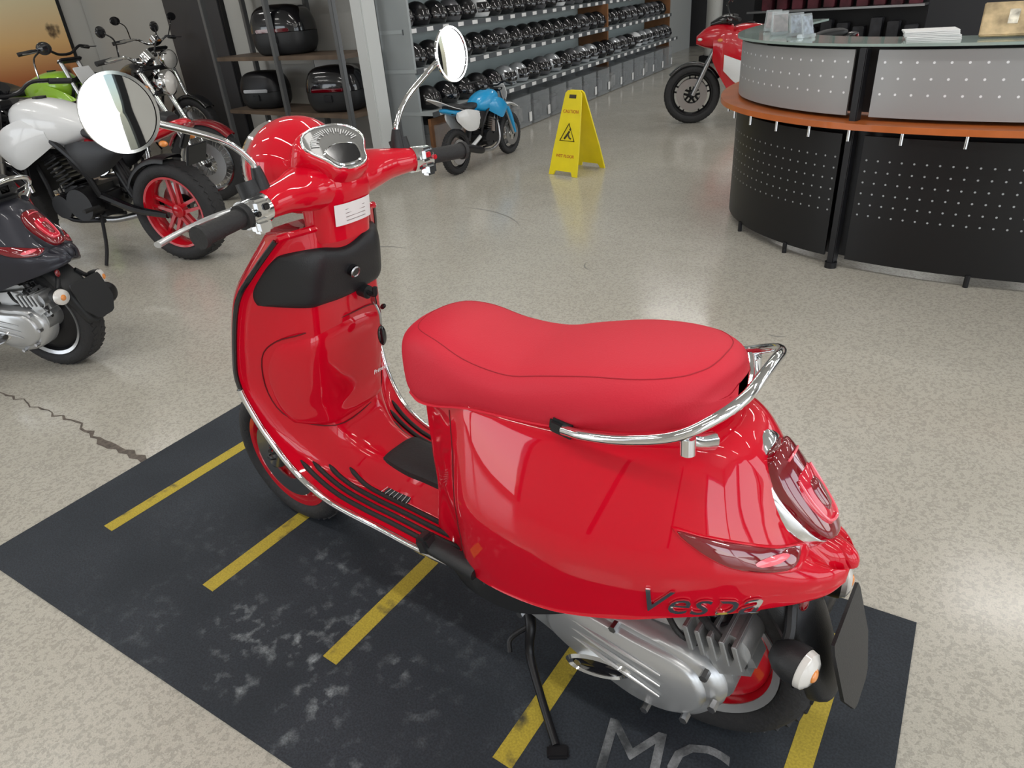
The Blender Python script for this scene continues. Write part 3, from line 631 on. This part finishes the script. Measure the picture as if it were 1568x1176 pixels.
def perf(name,col,rough,metal,scale,hole,cov,e0,e1):
    m,nt,b=nodes(name)
    tc=nt.nodes.new("ShaderNodeTexCoord");u=nt.nodes.new("ShaderNodeVectorMath");u.operation='FRACTION'
    sc_=nt.nodes.new("ShaderNodeVectorMath");sc_.operation='MULTIPLY';sc_.inputs[1].default_value=(scale,scale,0)
    nt.links.new(tc.outputs["UV"],sc_.inputs[0]);nt.links.new(sc_.outputs[0],u.inputs[0])
    d=nt.nodes.new("ShaderNodeVectorMath");d.operation='DISTANCE';d.inputs[1].default_value=(.5,.5,0);nt.links.new(u.outputs[0],d.inputs[0])
    k=ramp(nt,d.outputs["Value"],[(cov,(1,1,1)),(cov+.03,(0,0,0))])
    mp=nt.nodes.new("ShaderNodeSeparateXYZ");nt.links.new(tc.outputs["UV"],mp.inputs[0])
    e=ramp(nt,mp.outputs["Y"],[(e0,(0,0,0)),(e0+.005,(1,1,1)),(e1,(1,1,1)),(e1+.005,(0,0,0))])
    k=mix(nt,k,e,1.,'MULTIPLY')
    c=mix(nt,col,hole,k);nt.links.new(c,b.inputs["Base Color"]);b.inputs["Roughness"].default_value=rough;b.inputs["Metallic"].default_value=metal
    return m
FLOOR=floor_mat()
WALL=mat("wall_paint",(.58,.57,.54),.7,var=.03,vscale=2)
WALLD=mat("dark_wall",(.05,.05,.055),.6)
CEIL=mat("ceiling_panel",(.55,.55,.54),.8,var=.03,vscale=3)
X0,X1,Y0,Y1,ZC=-6.,10.,-15.,5.5,3.4
mkobj("floor",[(box(((X0+X1)/2,(Y0+Y1)/2,-.05),(X1-X0,Y1-Y0,.1)),FLOOR)])
mkobj("ceiling",[(box(((X0+X1)/2,(Y0+Y1)/2,ZC+.05),(X1-X0,Y1-Y0,.1)),CEIL)])
mkobj("wall_left",[(box((X1+.05,(Y0+Y1)/2,ZC/2),(.1,Y1-Y0,ZC)),WALL)])
mkobj("wall_back",[(box(((X0+X1)/2,Y0-.05,ZC/2),(X1-X0,.1,ZC)),WALLD)])
def glazed(name,a,b,n,sill=.15,head=2.9,solid=()):
    a=V(a);b=V(b);L=(b-a).length;d=(b-a)/L;ang=math.atan2(d.y,d.x);ps=[]
    ps.append((box((a+b)/2+V((0,0,sill/2)),(L,.12,sill),(0,0,ang)),WALL))
    ps.append((box((a+b)/2+V((0,0,(head+ZC)/2)),(L,.12,ZC-head),(0,0,ang)),WALL))
    for i in range(n+1):
        ps.append((box(a+d*(L*i/n)+V((0,0,(sill+head)/2)),(.12,.12,head-sill),(0,0,ang)),BLKM))
    for i in solid:
        ps.append((box(a+d*(L*(i+.5)/n)+V((0,0,(sill+head)/2)),(L/n,.10,head-sill),(0,0,ang)),WALL))
    mkobj(name,ps)
glazed("wall_front",(X0,Y1,0),(X1,Y1,0),6,solid=(1,2,3))
glazed("wall_right",(X0,Y0,0),(X0,Y1,0),8,solid=(4,))
g=Grp("wall_poster")  # unseen poster, added so the mirrors reflect something dark between the windows
g.add("print",box((X0+.07,-3.4,1.5),(.02,1.4,1.6)),mat("mirror_filler_poster",(.12,.12,.13),.5,var=.8,vscale=2));g.add("frame",box((X0+.062,-3.4,1.5),(.02,1.5,1.7)),BLKM)
wi=1
for i in (0,4,5):
    w=(X1-X0)/6;x=X0+w*(i+.5)
    mkobj(f"window_{wi}",[(box((x,Y1,1.5),(w-.16,.012,2.7)),mat("window_glass",(.95,.97,.97),.02,0,0,trans=1.,ior=1.05))]);wi+=1
for i in range(8):
    if i==4:continue
    w=(Y1-Y0)/8
    mkobj(f"window_{wi}",[(box((X0,Y0+w*(i+.5),1.5),(.012,w-.16,2.7)),MATS["window_glass"])]);wi+=1
PART=mat("partition_paint",(.46,.455,.43),.7)
mkobj("wall_partition",[(box((7.5,-4.08,ZC/2),(4.98,.12,ZC)),PART)])
dirR=V((.13,-.99,0)).normalized();nR=V((-.99,-.13,0)).normalized()
base=V((4.285,-4.03,0));aR=math.atan2(dirR.y,dirR.x)
def rk(l,d,z):return base+dirR*l-nR*d+V((0,0,z))
mkobj("wall_side",[(box(rk(5.65,.74,ZC/2),(10.4,.10,ZC),(0,0,aR)),mat("side_paint",(.46,.48,.48),.6))])
# ------------------------------------------------------------ lights
fx_parts=[]
for x in (-3.6,-1.2,1.2,3.6,6.8):
    for y in (3.4,.9,-1.6,-4.6,-8.5,-12.5):
        if x>5.3 and y<-4:continue
        fx_parts.append((box((x,y,ZC-.04),(1.5,.20,.06),None,.01),WHT))
        L=bpy.data.lights.new("tube_light","AREA");L.shape='RECTANGLE';L.size=1.4;L.size_y=.07;L.energy=17;L.color=(1,.975,.93)
        o=bpy.data.objects.new("ceiling_tube_light",L);sc.collection.objects.link(o);o.location=(x,y,ZC-.075)
mkobj("ceiling_light_fixtures",fx_parts)
def winlight(loc,rot,sx,sy,e):
    L=bpy.data.lights.new("window_light","AREA");L.shape='RECTANGLE';L.size=sx;L.size_y=sy;L.energy=e;L.color=(.97,.98,1)
    o=bpy.data.objects.new("window_daylight",L);sc.collection.objects.link(o);o.location=loc;o.rotation_euler=rot
for i in (0,4,5):
    w=(X1-X0)/6;winlight((X0+w*(i+.5),Y1-.1,1.5),(-math.pi/2,0,0),w-.3,2.5,58)
for i in range(8):
    if i==4:continue
    w=(Y1-Y0)/8;winlight((X0+.1,Y0+w*(i+.5),1.5),(0,-math.pi/2,0),2.5,w-.5,46)
wd=bpy.data.worlds.new("world");sc.world=wd;wd.use_nodes=True
bg=wd.node_tree.nodes["Background"];sk=wd.node_tree.nodes.new("ShaderNodeTexSky")
sk.sky_type='NISHITA';sk.sun_elevation=math.radians(45);sk.sun_rotation=2.5;sk.sun_disc=False
wd.node_tree.links.new(sk.outputs[0],bg.inputs[0]);bg.inputs[1].default_value=.15
# ------------------------------------------------------------ floor mat
MA=.0684;U=V((math.cos(MA),math.sin(MA),0));W_=V((-math.sin(MA),math.cos(MA),0))
TL=V((2.145,-.308,0))
def mp(a,b,z=0):return TL-U*a+W_*b+V((0,0,z))
gm=Grp("floor_mat")
o=[mp(0,0),mp(2.42,0),mp(2.42,1.0),mp(0,1.0)]
vs=[p+V((0,0,h)) for h in (.0005,.004) for p in o]
gm.add("mat_base",(vs,[(0,1,2,3),(4,5,6,7),(0,1,5,4),(1,2,6,5),(2,3,7,6),(3,0,4,7)]),mat_mat())
YP=worn_paint("worn_yellow_paint",(.46,.35,.035),(.06,.055,.03),.28,.42)
st=[]
for (x,ya,yb) in ((1.855,-.24,.41),(1.345,-.24,.39),(.865,-.26,.37),(.36,-.28,.35),(-.15,-.34,.30)):
    a=V((x+.02,ya,.0045));b=V((x,yb,.0045));d=V((.024,0,0))
    st.append(([a-d,a+d,b+d,b-d],[(0,1,2,3)]))
gm.add("yellow_stripes",merge(*st),YP)
WP=worn_paint("worn_white_print",(.22,.23,.24),(.04,.045,.05),.38,.58)
gm.add("mat_print",merge(textg("MC",.19,frame((.085,.18,.005),(-1,-.25,0),(.25,-1,0)),.0002,0,.9),textg("Mo",.10,frame((-.02,.28,.005),(-1,-.25,0),(.25,-1,0)),.0002)),WP)
CRK=mat("crack_fill",(.12,.10,.085),.8,var=.4,vscale=60)
pts=[];x=3.9;y=.22
while x>2.1:
    pts.append(V((x,y+random.uniform(-.012,.012),.0008)));x-=.035;y+=random.uniform(-.008,.006)
vs=[];fs=[]
for i,p in enumerate(pts):
    w=random.uniform(.002,.006) if p.x>2.5 else random.uniform(.004,.018)
    vs+=[p+V((0,w,0)),p-V((0,w,0))]
    if i:fs.append((2*i-2,2*i-1,2*i+1,2*i))
ckg=(vs,fs)
SCF=mat("scuff_mark",(.24,.235,.22),.5)
def scuff(cx,cy,r,a0,a1,w=.004):
    vs=[];fs=[]
    for i in range(25):
        a=a0+(a1-a0)*i/24;ww=w*math.sin(math.pi*i/24)+.0004
        for s in (1,-1):vs.append(V((cx+(r+s*ww)*math.cos(a),cy+(r+s*ww)*math.sin(a),.0006)))
        if i:fs.append((2*i-2,2*i-1,2*i+1,2*i))
    return vs,fs
mkobj("floor_marks",[(ckg,CRK),(merge(scuff(3.0,-2.2,.75,3.9,4.9,.005),scuff(2.9,-1.75,.3,4.6,6.0,.006),scuff(.2,-1.6,1.2,3.6,4.2),scuff(-.5,-1.2,.4,2.2,3.0,.005),scuff(-.9,-.6,.6,1.,1.6,.006),scuff(1.6,-2.3,.1,0,1.4,.004),scuff(.5,-1.9,.06,1,2.4,.004)),SCF)])
# ------------------------------------------------------------ vehicles
main=build_scooter("scooter",RED,SEATR,REDRIM,SEATD,SEAM,CHR)
gs=build_scooter("scooter",GREYP,BLK,BLKM,BLKG,BLKG,GREYP,False);gs.place((3.17,-.17,0),math.radians(24))
nk=build_moto("motorcycle",WHT,REDRIM,'alloy',BLKG);nk.place((4.10,-1.33,0),math.radians(18))
cz=build_moto("motorcycle",WINE,CHR,'wire',BLKG,chrome=True,tall=.06,wb=1.5);cz.place((6.62,-1.62,0),math.radians(209))
m4=build_moto("motorcycle",BLKG,BLKM,'alloy',BLKG);m4.place((5.40,-.45,0),math.radians(18))
m3=build_moto("motorcycle",GREEN,BLKM,'wire',BLKG,dirt=True,tall=.12);m3.place((8.45,-2.15,0),math.radians(197))
m5=build_moto("motorcycle",BLKG,CHR,'wire',BLKG,chrome=True,tall=.12,wb=1.5);m5.place((8.75,-3.25,0),math.radians(190))
m6=build_moto("motorcycle",BLKG,BLKM,'alloy',BLKG,screen=True);m6.place((8.9,-1.0,0),math.radians(200))
kb=build_moto("kids_dirt_bike",BLUE,BLKM,'wire',WHT,dirt=True,seatm=BLK);kb.place((3.86,-3.78,0),math.radians(-86),.62)
sb=build_moto("sport_motorcycle",REDRIM,BLKM,'alloy',BLKG,fairing=(REDRIM,WHT));sb.place((1.66,-6.95,0),math.radians(22),.92)
# ------------------------------------------------------------ wet floor sign
g=Grp("wet_floor_sign")
def panel(s):
    o=[(-.15,0),(-.10,0),(-.085,.035),(.085,.035),(.10,0),(.15,0),(.135,.2),(.10,.50),(.082,.64),(.06,.66),(-.06,.66),(-.082,.64),(-.10,.50),(-.135,.2)]
    return xf(prism(o,-.006,.006,'z'),Matrix.Translation((0,s*.19,0))@frame((0,0,0),(1,0,0),(0,-s*.28,1)))
g.add("front_panel",panel(1),YEL);g.add("rear_panel",panel(-1),YEL)
FM=Matrix.Translation((0,.19,0))@frame((0,0,0),(-1,0,0),(0,-.28,1))
DK=mat("sign_print",(.05,.04,.02),.5);RDp=mat("sign_red_print",(.5,.06,.02),.5)
def onp(x,y):return Matrix.Translation(FM@V((x,y,.0075)))@FM.to_3x3().to_4x4()
g.add("sign_handle_hole",xf(prism([(-.035,-.014),(.035,-.014),(.035,.014),(-.035,.014)],-.001,.001,'z',nr=1),onp(0,.615)),DK)
g.add("sign_caution_text",merge(textg("CAUTION",.036,onp(0,.50),.0005),textg("WET FLOOR",.034,onp(0,.155),.0005)),RDp)
g.add("sign_pictogram",merge(xf(tube([(-.075,-.065,0),(.075,-.065,0),(0,.07,0)],.006,4,1,True),onp(0,.34)),xf(merge(tube([(-.03,-.04,0),(0,0,0),(.015,.02,0)],.008,5,2),tube([(0,0,0),(.02,-.03,0),(.04,-.035,0)],.007,5,2),ell((.02,.035,0),(.01,.01,.003))),onp(0,.33))),DK)
g.place((2.90,-4.20,0),math.radians(-8))
# ------------------------------------------------------------ reception counter
g=Grp("reception_counter")
CP=[V(p+(0,)) for p in ((1.40,-4.55),(1.42,-4.1),(1.38,-3.70),(1.26,-3.35),(1.05,-3.08),(.78,-2.89),(.50,-2.785),(.15,-2.74),(-.25,-2.76),(-.75,-2.85),(-1.3,-3.0),(-2.0,-3.25),(-2.8,-3.6))]
CC=cr(CP,6)
def offs(pts,d):
    o=[]
    for i,p in enumerate(pts):
        t=(pts[min(i+1,len(pts)-1)]-pts[max(i-1,0)]).normalized();o.append(p+V((t.y,-t.x,0))*d)
    return o
def ribbon(pts,z0,z1,th):
    A=pts;B=offs(pts,-th);n=len(A)
    vs=[p+V((0,0,z)) for z in (z0,z1) for p in A]+[p+V((0,0,z)) for z in (z0,z1) for p in B];fs=[]
    for i in range(n-1):
        fs+= [(i,i+1,n+i+1,n+i),(2*n+i,2*n+i+1,3*n+i+1,3*n+i),(n+i,n+i+1,3*n+i+1,3*n+i),(i,i+1,2*n+i+1,2*n+i)]
    fs+=[(0,n,3*n,2*n),(n-1,2*n-1,4*n-1,3*n-1)]
    return vs,fs
def addpanel(nm,pts,z0,z1,th,m):
    ob=g.add(nm,ribbon(pts,z0,z1,th),m,60)
    me=ob.data;uv=me.uv_layers.new(name="uv");L=[0]
    for i in range(1,len(pts)):L.append(L[-1]+(pts[i]-pts[i-1]).length)
    n=len(pts)
    for lp in me.loops:
        vi=lp.vertex_index;uv.data[lp.index].uv=(L[vi%n],me.vertices[vi].co.z-z0)
    return ob
GP=perf("grey_perforated_panel",(.34,.345,.35),.35,.15,15,(.85,.87,.90),.065,.066,.268)
BP=perf("black_perforated_panel",(.007,.007,.008),.4,.2,19,(.40,.42,.44),.07,.21,.53)
ORA=mat("orange_wood",(.50,.13,.03),.35,0,.3,var=.15,vscale=6)
for k,(a,b) in enumerate([(2,35),(37,53),(55,71)]):
    addpanel("lower_panel",CC[a:b+1],.05,.66,.012,BP)
    addpanel("upper_panel",CC[a:b+1],.745,1.03,.012,GP)
addpanel("inner_body",offs(CC,-.10),.03,.70,.02,BLKM)
addpanel("inner_upper_body",offs(CC,-.14),.74,1.04,.02,WALLD)
addpanel("shelf",offs(CC,.10),.70,.728,.40,ORA)
addpanel("glass_top",offs(CC,.03),1.045,1.057,.32,mat("glass_top",(.50,.62,.58),.05,0,0,trans=.4))
addpanel("worktop",offs(CC,-.34),.74,.77,.45,mat("worktop",(.30,.28,.25),.4))
for idx in (1,36,54):
    p=CC[idx];t=(CC[idx+1]-CC[idx-1]).normalized();n=V((t.y,-t.x,0))
    a=math.atan2(t.y,t.x)
    g.add("post",box(p+n*.012+V((0,0,.52)),(.035,.05,1.04),(0,0,a),.004),BLKM)
    g.add("post_foot",cyl(p+n*.02,p+n*.02+V((0,0,.03)),.03),BLKM)
for idx in (22,30,46):
    p=CC[idx];g.add("foot",cyl(p,p+V((0,0,.06)),.012),BLKM)
oc=offs(CC,.05)
g.add("stand_offs",merge(*[cyl(oc[i]+V((0,0,.64)),oc[i]+V((0,0,.702)),.008) for i in range(4,70,4)]),CHR)
def onc(idx,d):return offs(CC,d)[idx]
g=Grp("brochure_holder")
prt=[];brs=[]
for i in range(5):
    q=onc(14+3*i,-.16-.03*(i%2));prt.append(merge(box(q+V((0,0,1.0665)),(.09,.05,.018),(0,0,.3*i),.003),box(q+V((0,.01,1.115)),(.09,.005,.11),(.25,0,.3*i),.002)))
    brs.append(box(q+V((0,.0,1.115)),(.075,.008,.085),(.25,0,.3*i)))
g.add("acrylic_holders",merge(*prt),ACR)
g.add("brochures",merge(*brs[:3]),mat("brochure_print",(.6,.40,.38),.5,var=.6,vscale=30));g.add("cards",merge(*brs[3:]),mat("card_print",(.45,.50,.60),.5,var=.6,vscale=40))
g=Grp("brochure_stack")
for i in range(6):
    q=onc(40,-.14);g.add("brochure",box(q+V((.003*i,.002*i,1.0605+.007*i)),(.21,.15,.006),(0,0,.2+.03*(i%3))),LABEL)
g=Grp("photo_collage")
q=onc(47,-.18);g.add("board",box(q+V((0,0,1.125)),(.50,.02,.14),(.5,0,.1),.004),mat("cork_board",(.50,.38,.22),.6,var=.5,vscale=14))
g.add("pictures",merge(*[box(q+V((-.17+.11*i,.018,1.115+.02*(i%2))),(.085,.006,.06),(.5,0,.1+.1*(i%3-1))) for i in range(4)]),mat("pictures",(.60,.55,.46),.5,var=.7,vscale=25))
# ------------------------------------------------------------ helmet rack
def helmet(c,rz,s,shell,visor=BLKG):
    sh=ell((0,0,0),(1,.82,.9),None,18,12)
    vv=[]
    for v in sh[0]:
        if v.z<-.55:v=V((v.x*.95+(.12 if v.x>0 else 0),v.y*.95,-.55+(v.z+.55)*.2))
        if v.x>0 and v.z<.1:v=V((v.x*1.12,v.y,v.z))
        vv.append(v)
    vs=[];fs=[]
    for i in range(9):
        for j in range(5):
            a=math.radians(-68+136*i/8);e=math.radians(-16+44*j/4)
            vs.append(V((1.06*math.cos(a)*math.cos(e)+(.08 if e<0 else 0),.88*math.sin(a)*math.cos(e),.94*math.sin(e))))
    for i in range(8):
        for j in range(4):
            q=i*5+j;fs.append((q,q+1,q+6,q+5))
    M=Matrix.Translation(V(c))@Matrix.Rotation(rz,4,'Z')@Matrix.Diagonal((s,s,s,1))
    return [(xf((vv,sh[1]),M),shell),(xf((vs,fs),M),visor)]
WOOD=mat("warm_wood",(.25,.115,.05),.45,var=.3,vscale=5)
g=Grp("helmet_rack")
Lr=7.6
for k,(z,d0,d1) in enumerate(((.44,.02,.44),(.80,.14,.50),(1.12,.24,.55),(1.45,.3,.6))):
    g.add("shelf",box(rk(Lr/2,(d0+d1)/2,z),(Lr,d1-d0,.03),(0,0,aR)),mat("shelf_grey",(.42,.46,.47),.35))
    g.add("shelf_label_strip",box(rk(Lr/2,d0-.008,z-.005),(Lr,.010,.045),(0,0,aR)),mat("label_strip",(.10,.11,.12),.3))
    g.add("shelf_labels",merge(*[box(rk(.15+.27*i,d0-.014,z-.005),(.10,.004,.035),(0,0,aR)) for i in range(28)]),LABEL)
g.add("backboard",box(rk(Lr/2,.62,1.1),(Lr,.03,2.2),(0,0,aR)),mat("rack_back",(.50,.57,.57),.4))
g.add("base_board",box(rk(Lr/2,.40,.22),(Lr,.03,.42),(0,0,aR)),mat("base_grey",(.18,.19,.20),.4))
for l,h in ((Lr*.62,1.1),(Lr,1.3)):g.add("end_panel",box(rk(l,.38,h/2),(.04,.44,h),(0,0,aR)),WOOD)
g.add("near_end_panel",box(rk(.02,.38,.9),(.03,.44,1.8),(0,0,aR)),mat("rack_end_grey",(.35,.38,.39),.5))
g.add("lower_wood_front",box(rk(.75,.10,.2),(1.4,.03,.38),(0,0,aR)),WOOD)
hp=[]
cols=[BLKG,BLKG,BLKM,BLKG,mat("helmet_grey",(.12,.12,.13),.3,.3,.5)]
SIL=mat("helmet_silver",(.50,.52,.55),.2,.5,.6)
for k,(z,d,n) in enumerate(((.455,.20,25),(.815,.31,27),(1.135,.40,27))):
    for i in range(n):
        l=.2+(Lr-.4)*i/(n-1)
        sh=random.choice(cols)
        if k==0 and i>4:sh=random.choice([SIL,SIL,WHT,cols[4],BLKG])
        if k==2 and i%7==5:sh=WHT
        hp+=helmet(rk(l,d,z+.088),aR-math.pi/2+random.uniform(-.25,.25),.134,sh)
mkobj("helmet_row",hp,g.e)
bx=[];gd=[];tg=[];gd2=[]
for i in range(15):
    l=.3+.49*i
    bx.append(box(rk(l,.18,.17),(.42,.30,.32),(0,0,aR)))
    (gd if i%3 else gd2).append(box(rk(l,.20,.12),(.32,.2,.2),(0,0,aR+random.uniform(-.1,.1)),.03))
    tg.append(box(rk(l+.16,.015,.10),(.06,.006,.10),(0,0,aR)))
g.add("acrylic_bins",merge(*bx),mat("clear_bin",(.45,.48,.50),.1,0,0,alpha=.4))
g.add("boxed_goods",merge(*gd),mat("goods",(.13,.13,.14),.4,var=.7,vscale=9))
g.add("light_boxed_goods",merge(*gd2),mat("goods_light",(.32,.31,.30),.4,var=.5,vscale=9))
g.add("price_tags",merge(*tg),LABEL)
# ------------------------------------------------------------ left display shelf
g=Grp("display_shelf")
sx0,sx1,sy0,sy1=4.74,6.55,-3.90,-3.45
for x in (sx0,5.6,sx1):
    for y in (sy0,sy1):g.add("post",box((x,y,1.25),(.045,.045,2.5),None,.004),mat("grey_metal_post",(.14,.145,.15),.4,.4))
for z in (.06,.50,.98,1.55):
    g.add("shelf_board",box(((sx0+sx1)/2,(sy0+sy1)/2,z),(sx1-sx0,.45,.035)),mat("dark_wood",(.12,.085,.06),.5,var=.3,vscale=6))
g.add("display_leaflet",box((5.38,-3.87,.76),(.42,.02,.42)),LABEL)
def topcase(nm,c,w,rz=0,m=BLKG,red=True):
    t=Grp(nm)
    def r(z,k,dy=0):return [(w/2*k*math.copysign(abs(math.cos(a))**.6,math.cos(a)),w*.36*k*math.copysign(abs(math.sin(a))**.6,math.sin(a))+dy,z) for a in [2*math.pi*i/16 for i in range(16)]]
    t.add("base_shell",loft([r(0,.72),r(.02,.88),r(.10*w/.6,1.0),r(.20*w/.6,1.02)],3,2),BLK)
    t.add("lid",loft([r(.205*w/.6,1.03),r(.28*w/.6,1.0),r(.38*w/.6,.86),r(.43*w/.6,.6),r(.445*w/.6,.15)],3,2),m)
    t.add("reflector",box((0,w*.36*1.0,.22*w/.6),(w*.6,.025,.03),None,.006),LENSD if red else STEEL)
    t.add("latch",box((0,w*.37,.14*w/.6),(w*.16,.02,.06),None,.006),BLKM)
    t.place(c,rz)
topcase("top_case",(5.68,-3.66,.9985),.56,.35)
topcase("top_case",(5.10,-3.66,.5185),.52,.35)
topcase("top_case",(6.15,-3.66,.5185),.46,.3,BLKM,False)
COLP=mat("column_paint",(.55,.57,.57),.5)
mkobj("column",[(box((4.44,-3.50,ZC/2),(.13,.16,ZC),None,.01),COLP),(box((4.44,-3.50,.08),(.15,.18,.16),None,.01),BLKM)])
m,nt,b=nodes("patterned_column")
nt.links.new(ramp(nt,tex(nt,"ShaderNodeTexVoronoi",22).outputs["Distance"],[(.35,(.03,.03,.03)),(.42,(.5,.5,.48))]),b.inputs["Base Color"])
mkobj("column",[(cyl((4.80,-11.95,0),(4.80,-11.95,ZC),.13),m),(box((4.80,-11.95,.06),(.34,.34,.12),None,.01),BLKM)])
m,nt,b=nodes("sunset_poster")
tc=nt.nodes.new("ShaderNodeTexCoord");sp=nt.nodes.new("ShaderNodeSeparateXYZ");nt.links.new(tc.outputs["Object"],sp.inputs[0])
mul=nt.nodes.new("ShaderNodeMath");mul.operation='MULTIPLY';mul.inputs[1].default_value=.5;nt.links.new(sp.outputs["Z"],mul.inputs[0])
sunset=ramp(nt,mul.outputs[0],[(.10,(.20,.07,.03)),(.42,(.60,.20,.07)),(.60,(.98,.60,.25)),(.85,(.98,.85,.55))])
sil=ramp(nt,tex(nt,"ShaderNodeTexNoise",1.3,5).outputs[0],[(.60,(0,0,0)),(.63,(.9,.9,.9))])
nt.links.new(mix(nt,sunset,(.04,.02,.015),sil),b.inputs["Base Color"])
g=Grp("wall_poster")
g.add("print",box((X1-.035,-2.55,1.05),(.02,2.3,1.9)),m);g.add("frame",box((X1-.015,-2.55,1.05),(.03,2.4,2.0)),BLK)
g=Grp("display_board")
g.add("board",box((7.55,-3.98,1.1),(1.0,.05,2.2)),WALLD);g.add("frame",box((7.55,-3.995,1.1),(1.06,.05,2.26)),BLKM)
g=Grp("merchandise_stand")
g.add("back_panel",box((2.9,-12.2,1.0),(2.6,.06,2.0)),BLKM)
for z in (.3,.75,1.2,1.65):
    g.add("shelf",box((2.9,-12.0,z),(2.6,.36,.03)),STEEL)
    g.add("goods_row",merge(*[box((1.75+.24*i,-12.0,z+.10+.03*(i%3)),(.16,.2,.18+.05*(i%3)),None,.01) for i in range(10)]),mat(f"goods_{int(z*100)}",((.03,.03,.035),(.10,.02,.03),(.3,.3,.32),(.25,.05,.06))[int(z*2)%4],.4,var=.6,vscale=5))
# ------------------------------------------------------------ camera
C=V((-0.2405,0.9853,1.3885));a,th,ro=-0.9108,0.5147,-0.0818
d=V((math.cos(a)*math.cos(th),math.sin(a)*math.cos(th),-math.sin(th)))
r=V((math.sin(a),-math.cos(a),0));u=r.cross(d)
r2=r*math.cos(ro)+u*math.sin(ro);u2=u*math.cos(ro)-r*math.sin(ro)
M=Matrix((r2,u2,-d)).transposed().to_4x4();M.translation=C
cd=bpy.data.cameras.new("camera");cd.lens=36*1070/1568;cd.sensor_width=36;cd.clip_start=.05;cd.clip_end=100
co=bpy.data.objects.new("camera",cd);sc.collection.objects.link(co);co.matrix_world=M;sc.camera=co
sc.view_settings.view_transform='Standard'
sc.view_settings.exposure=0
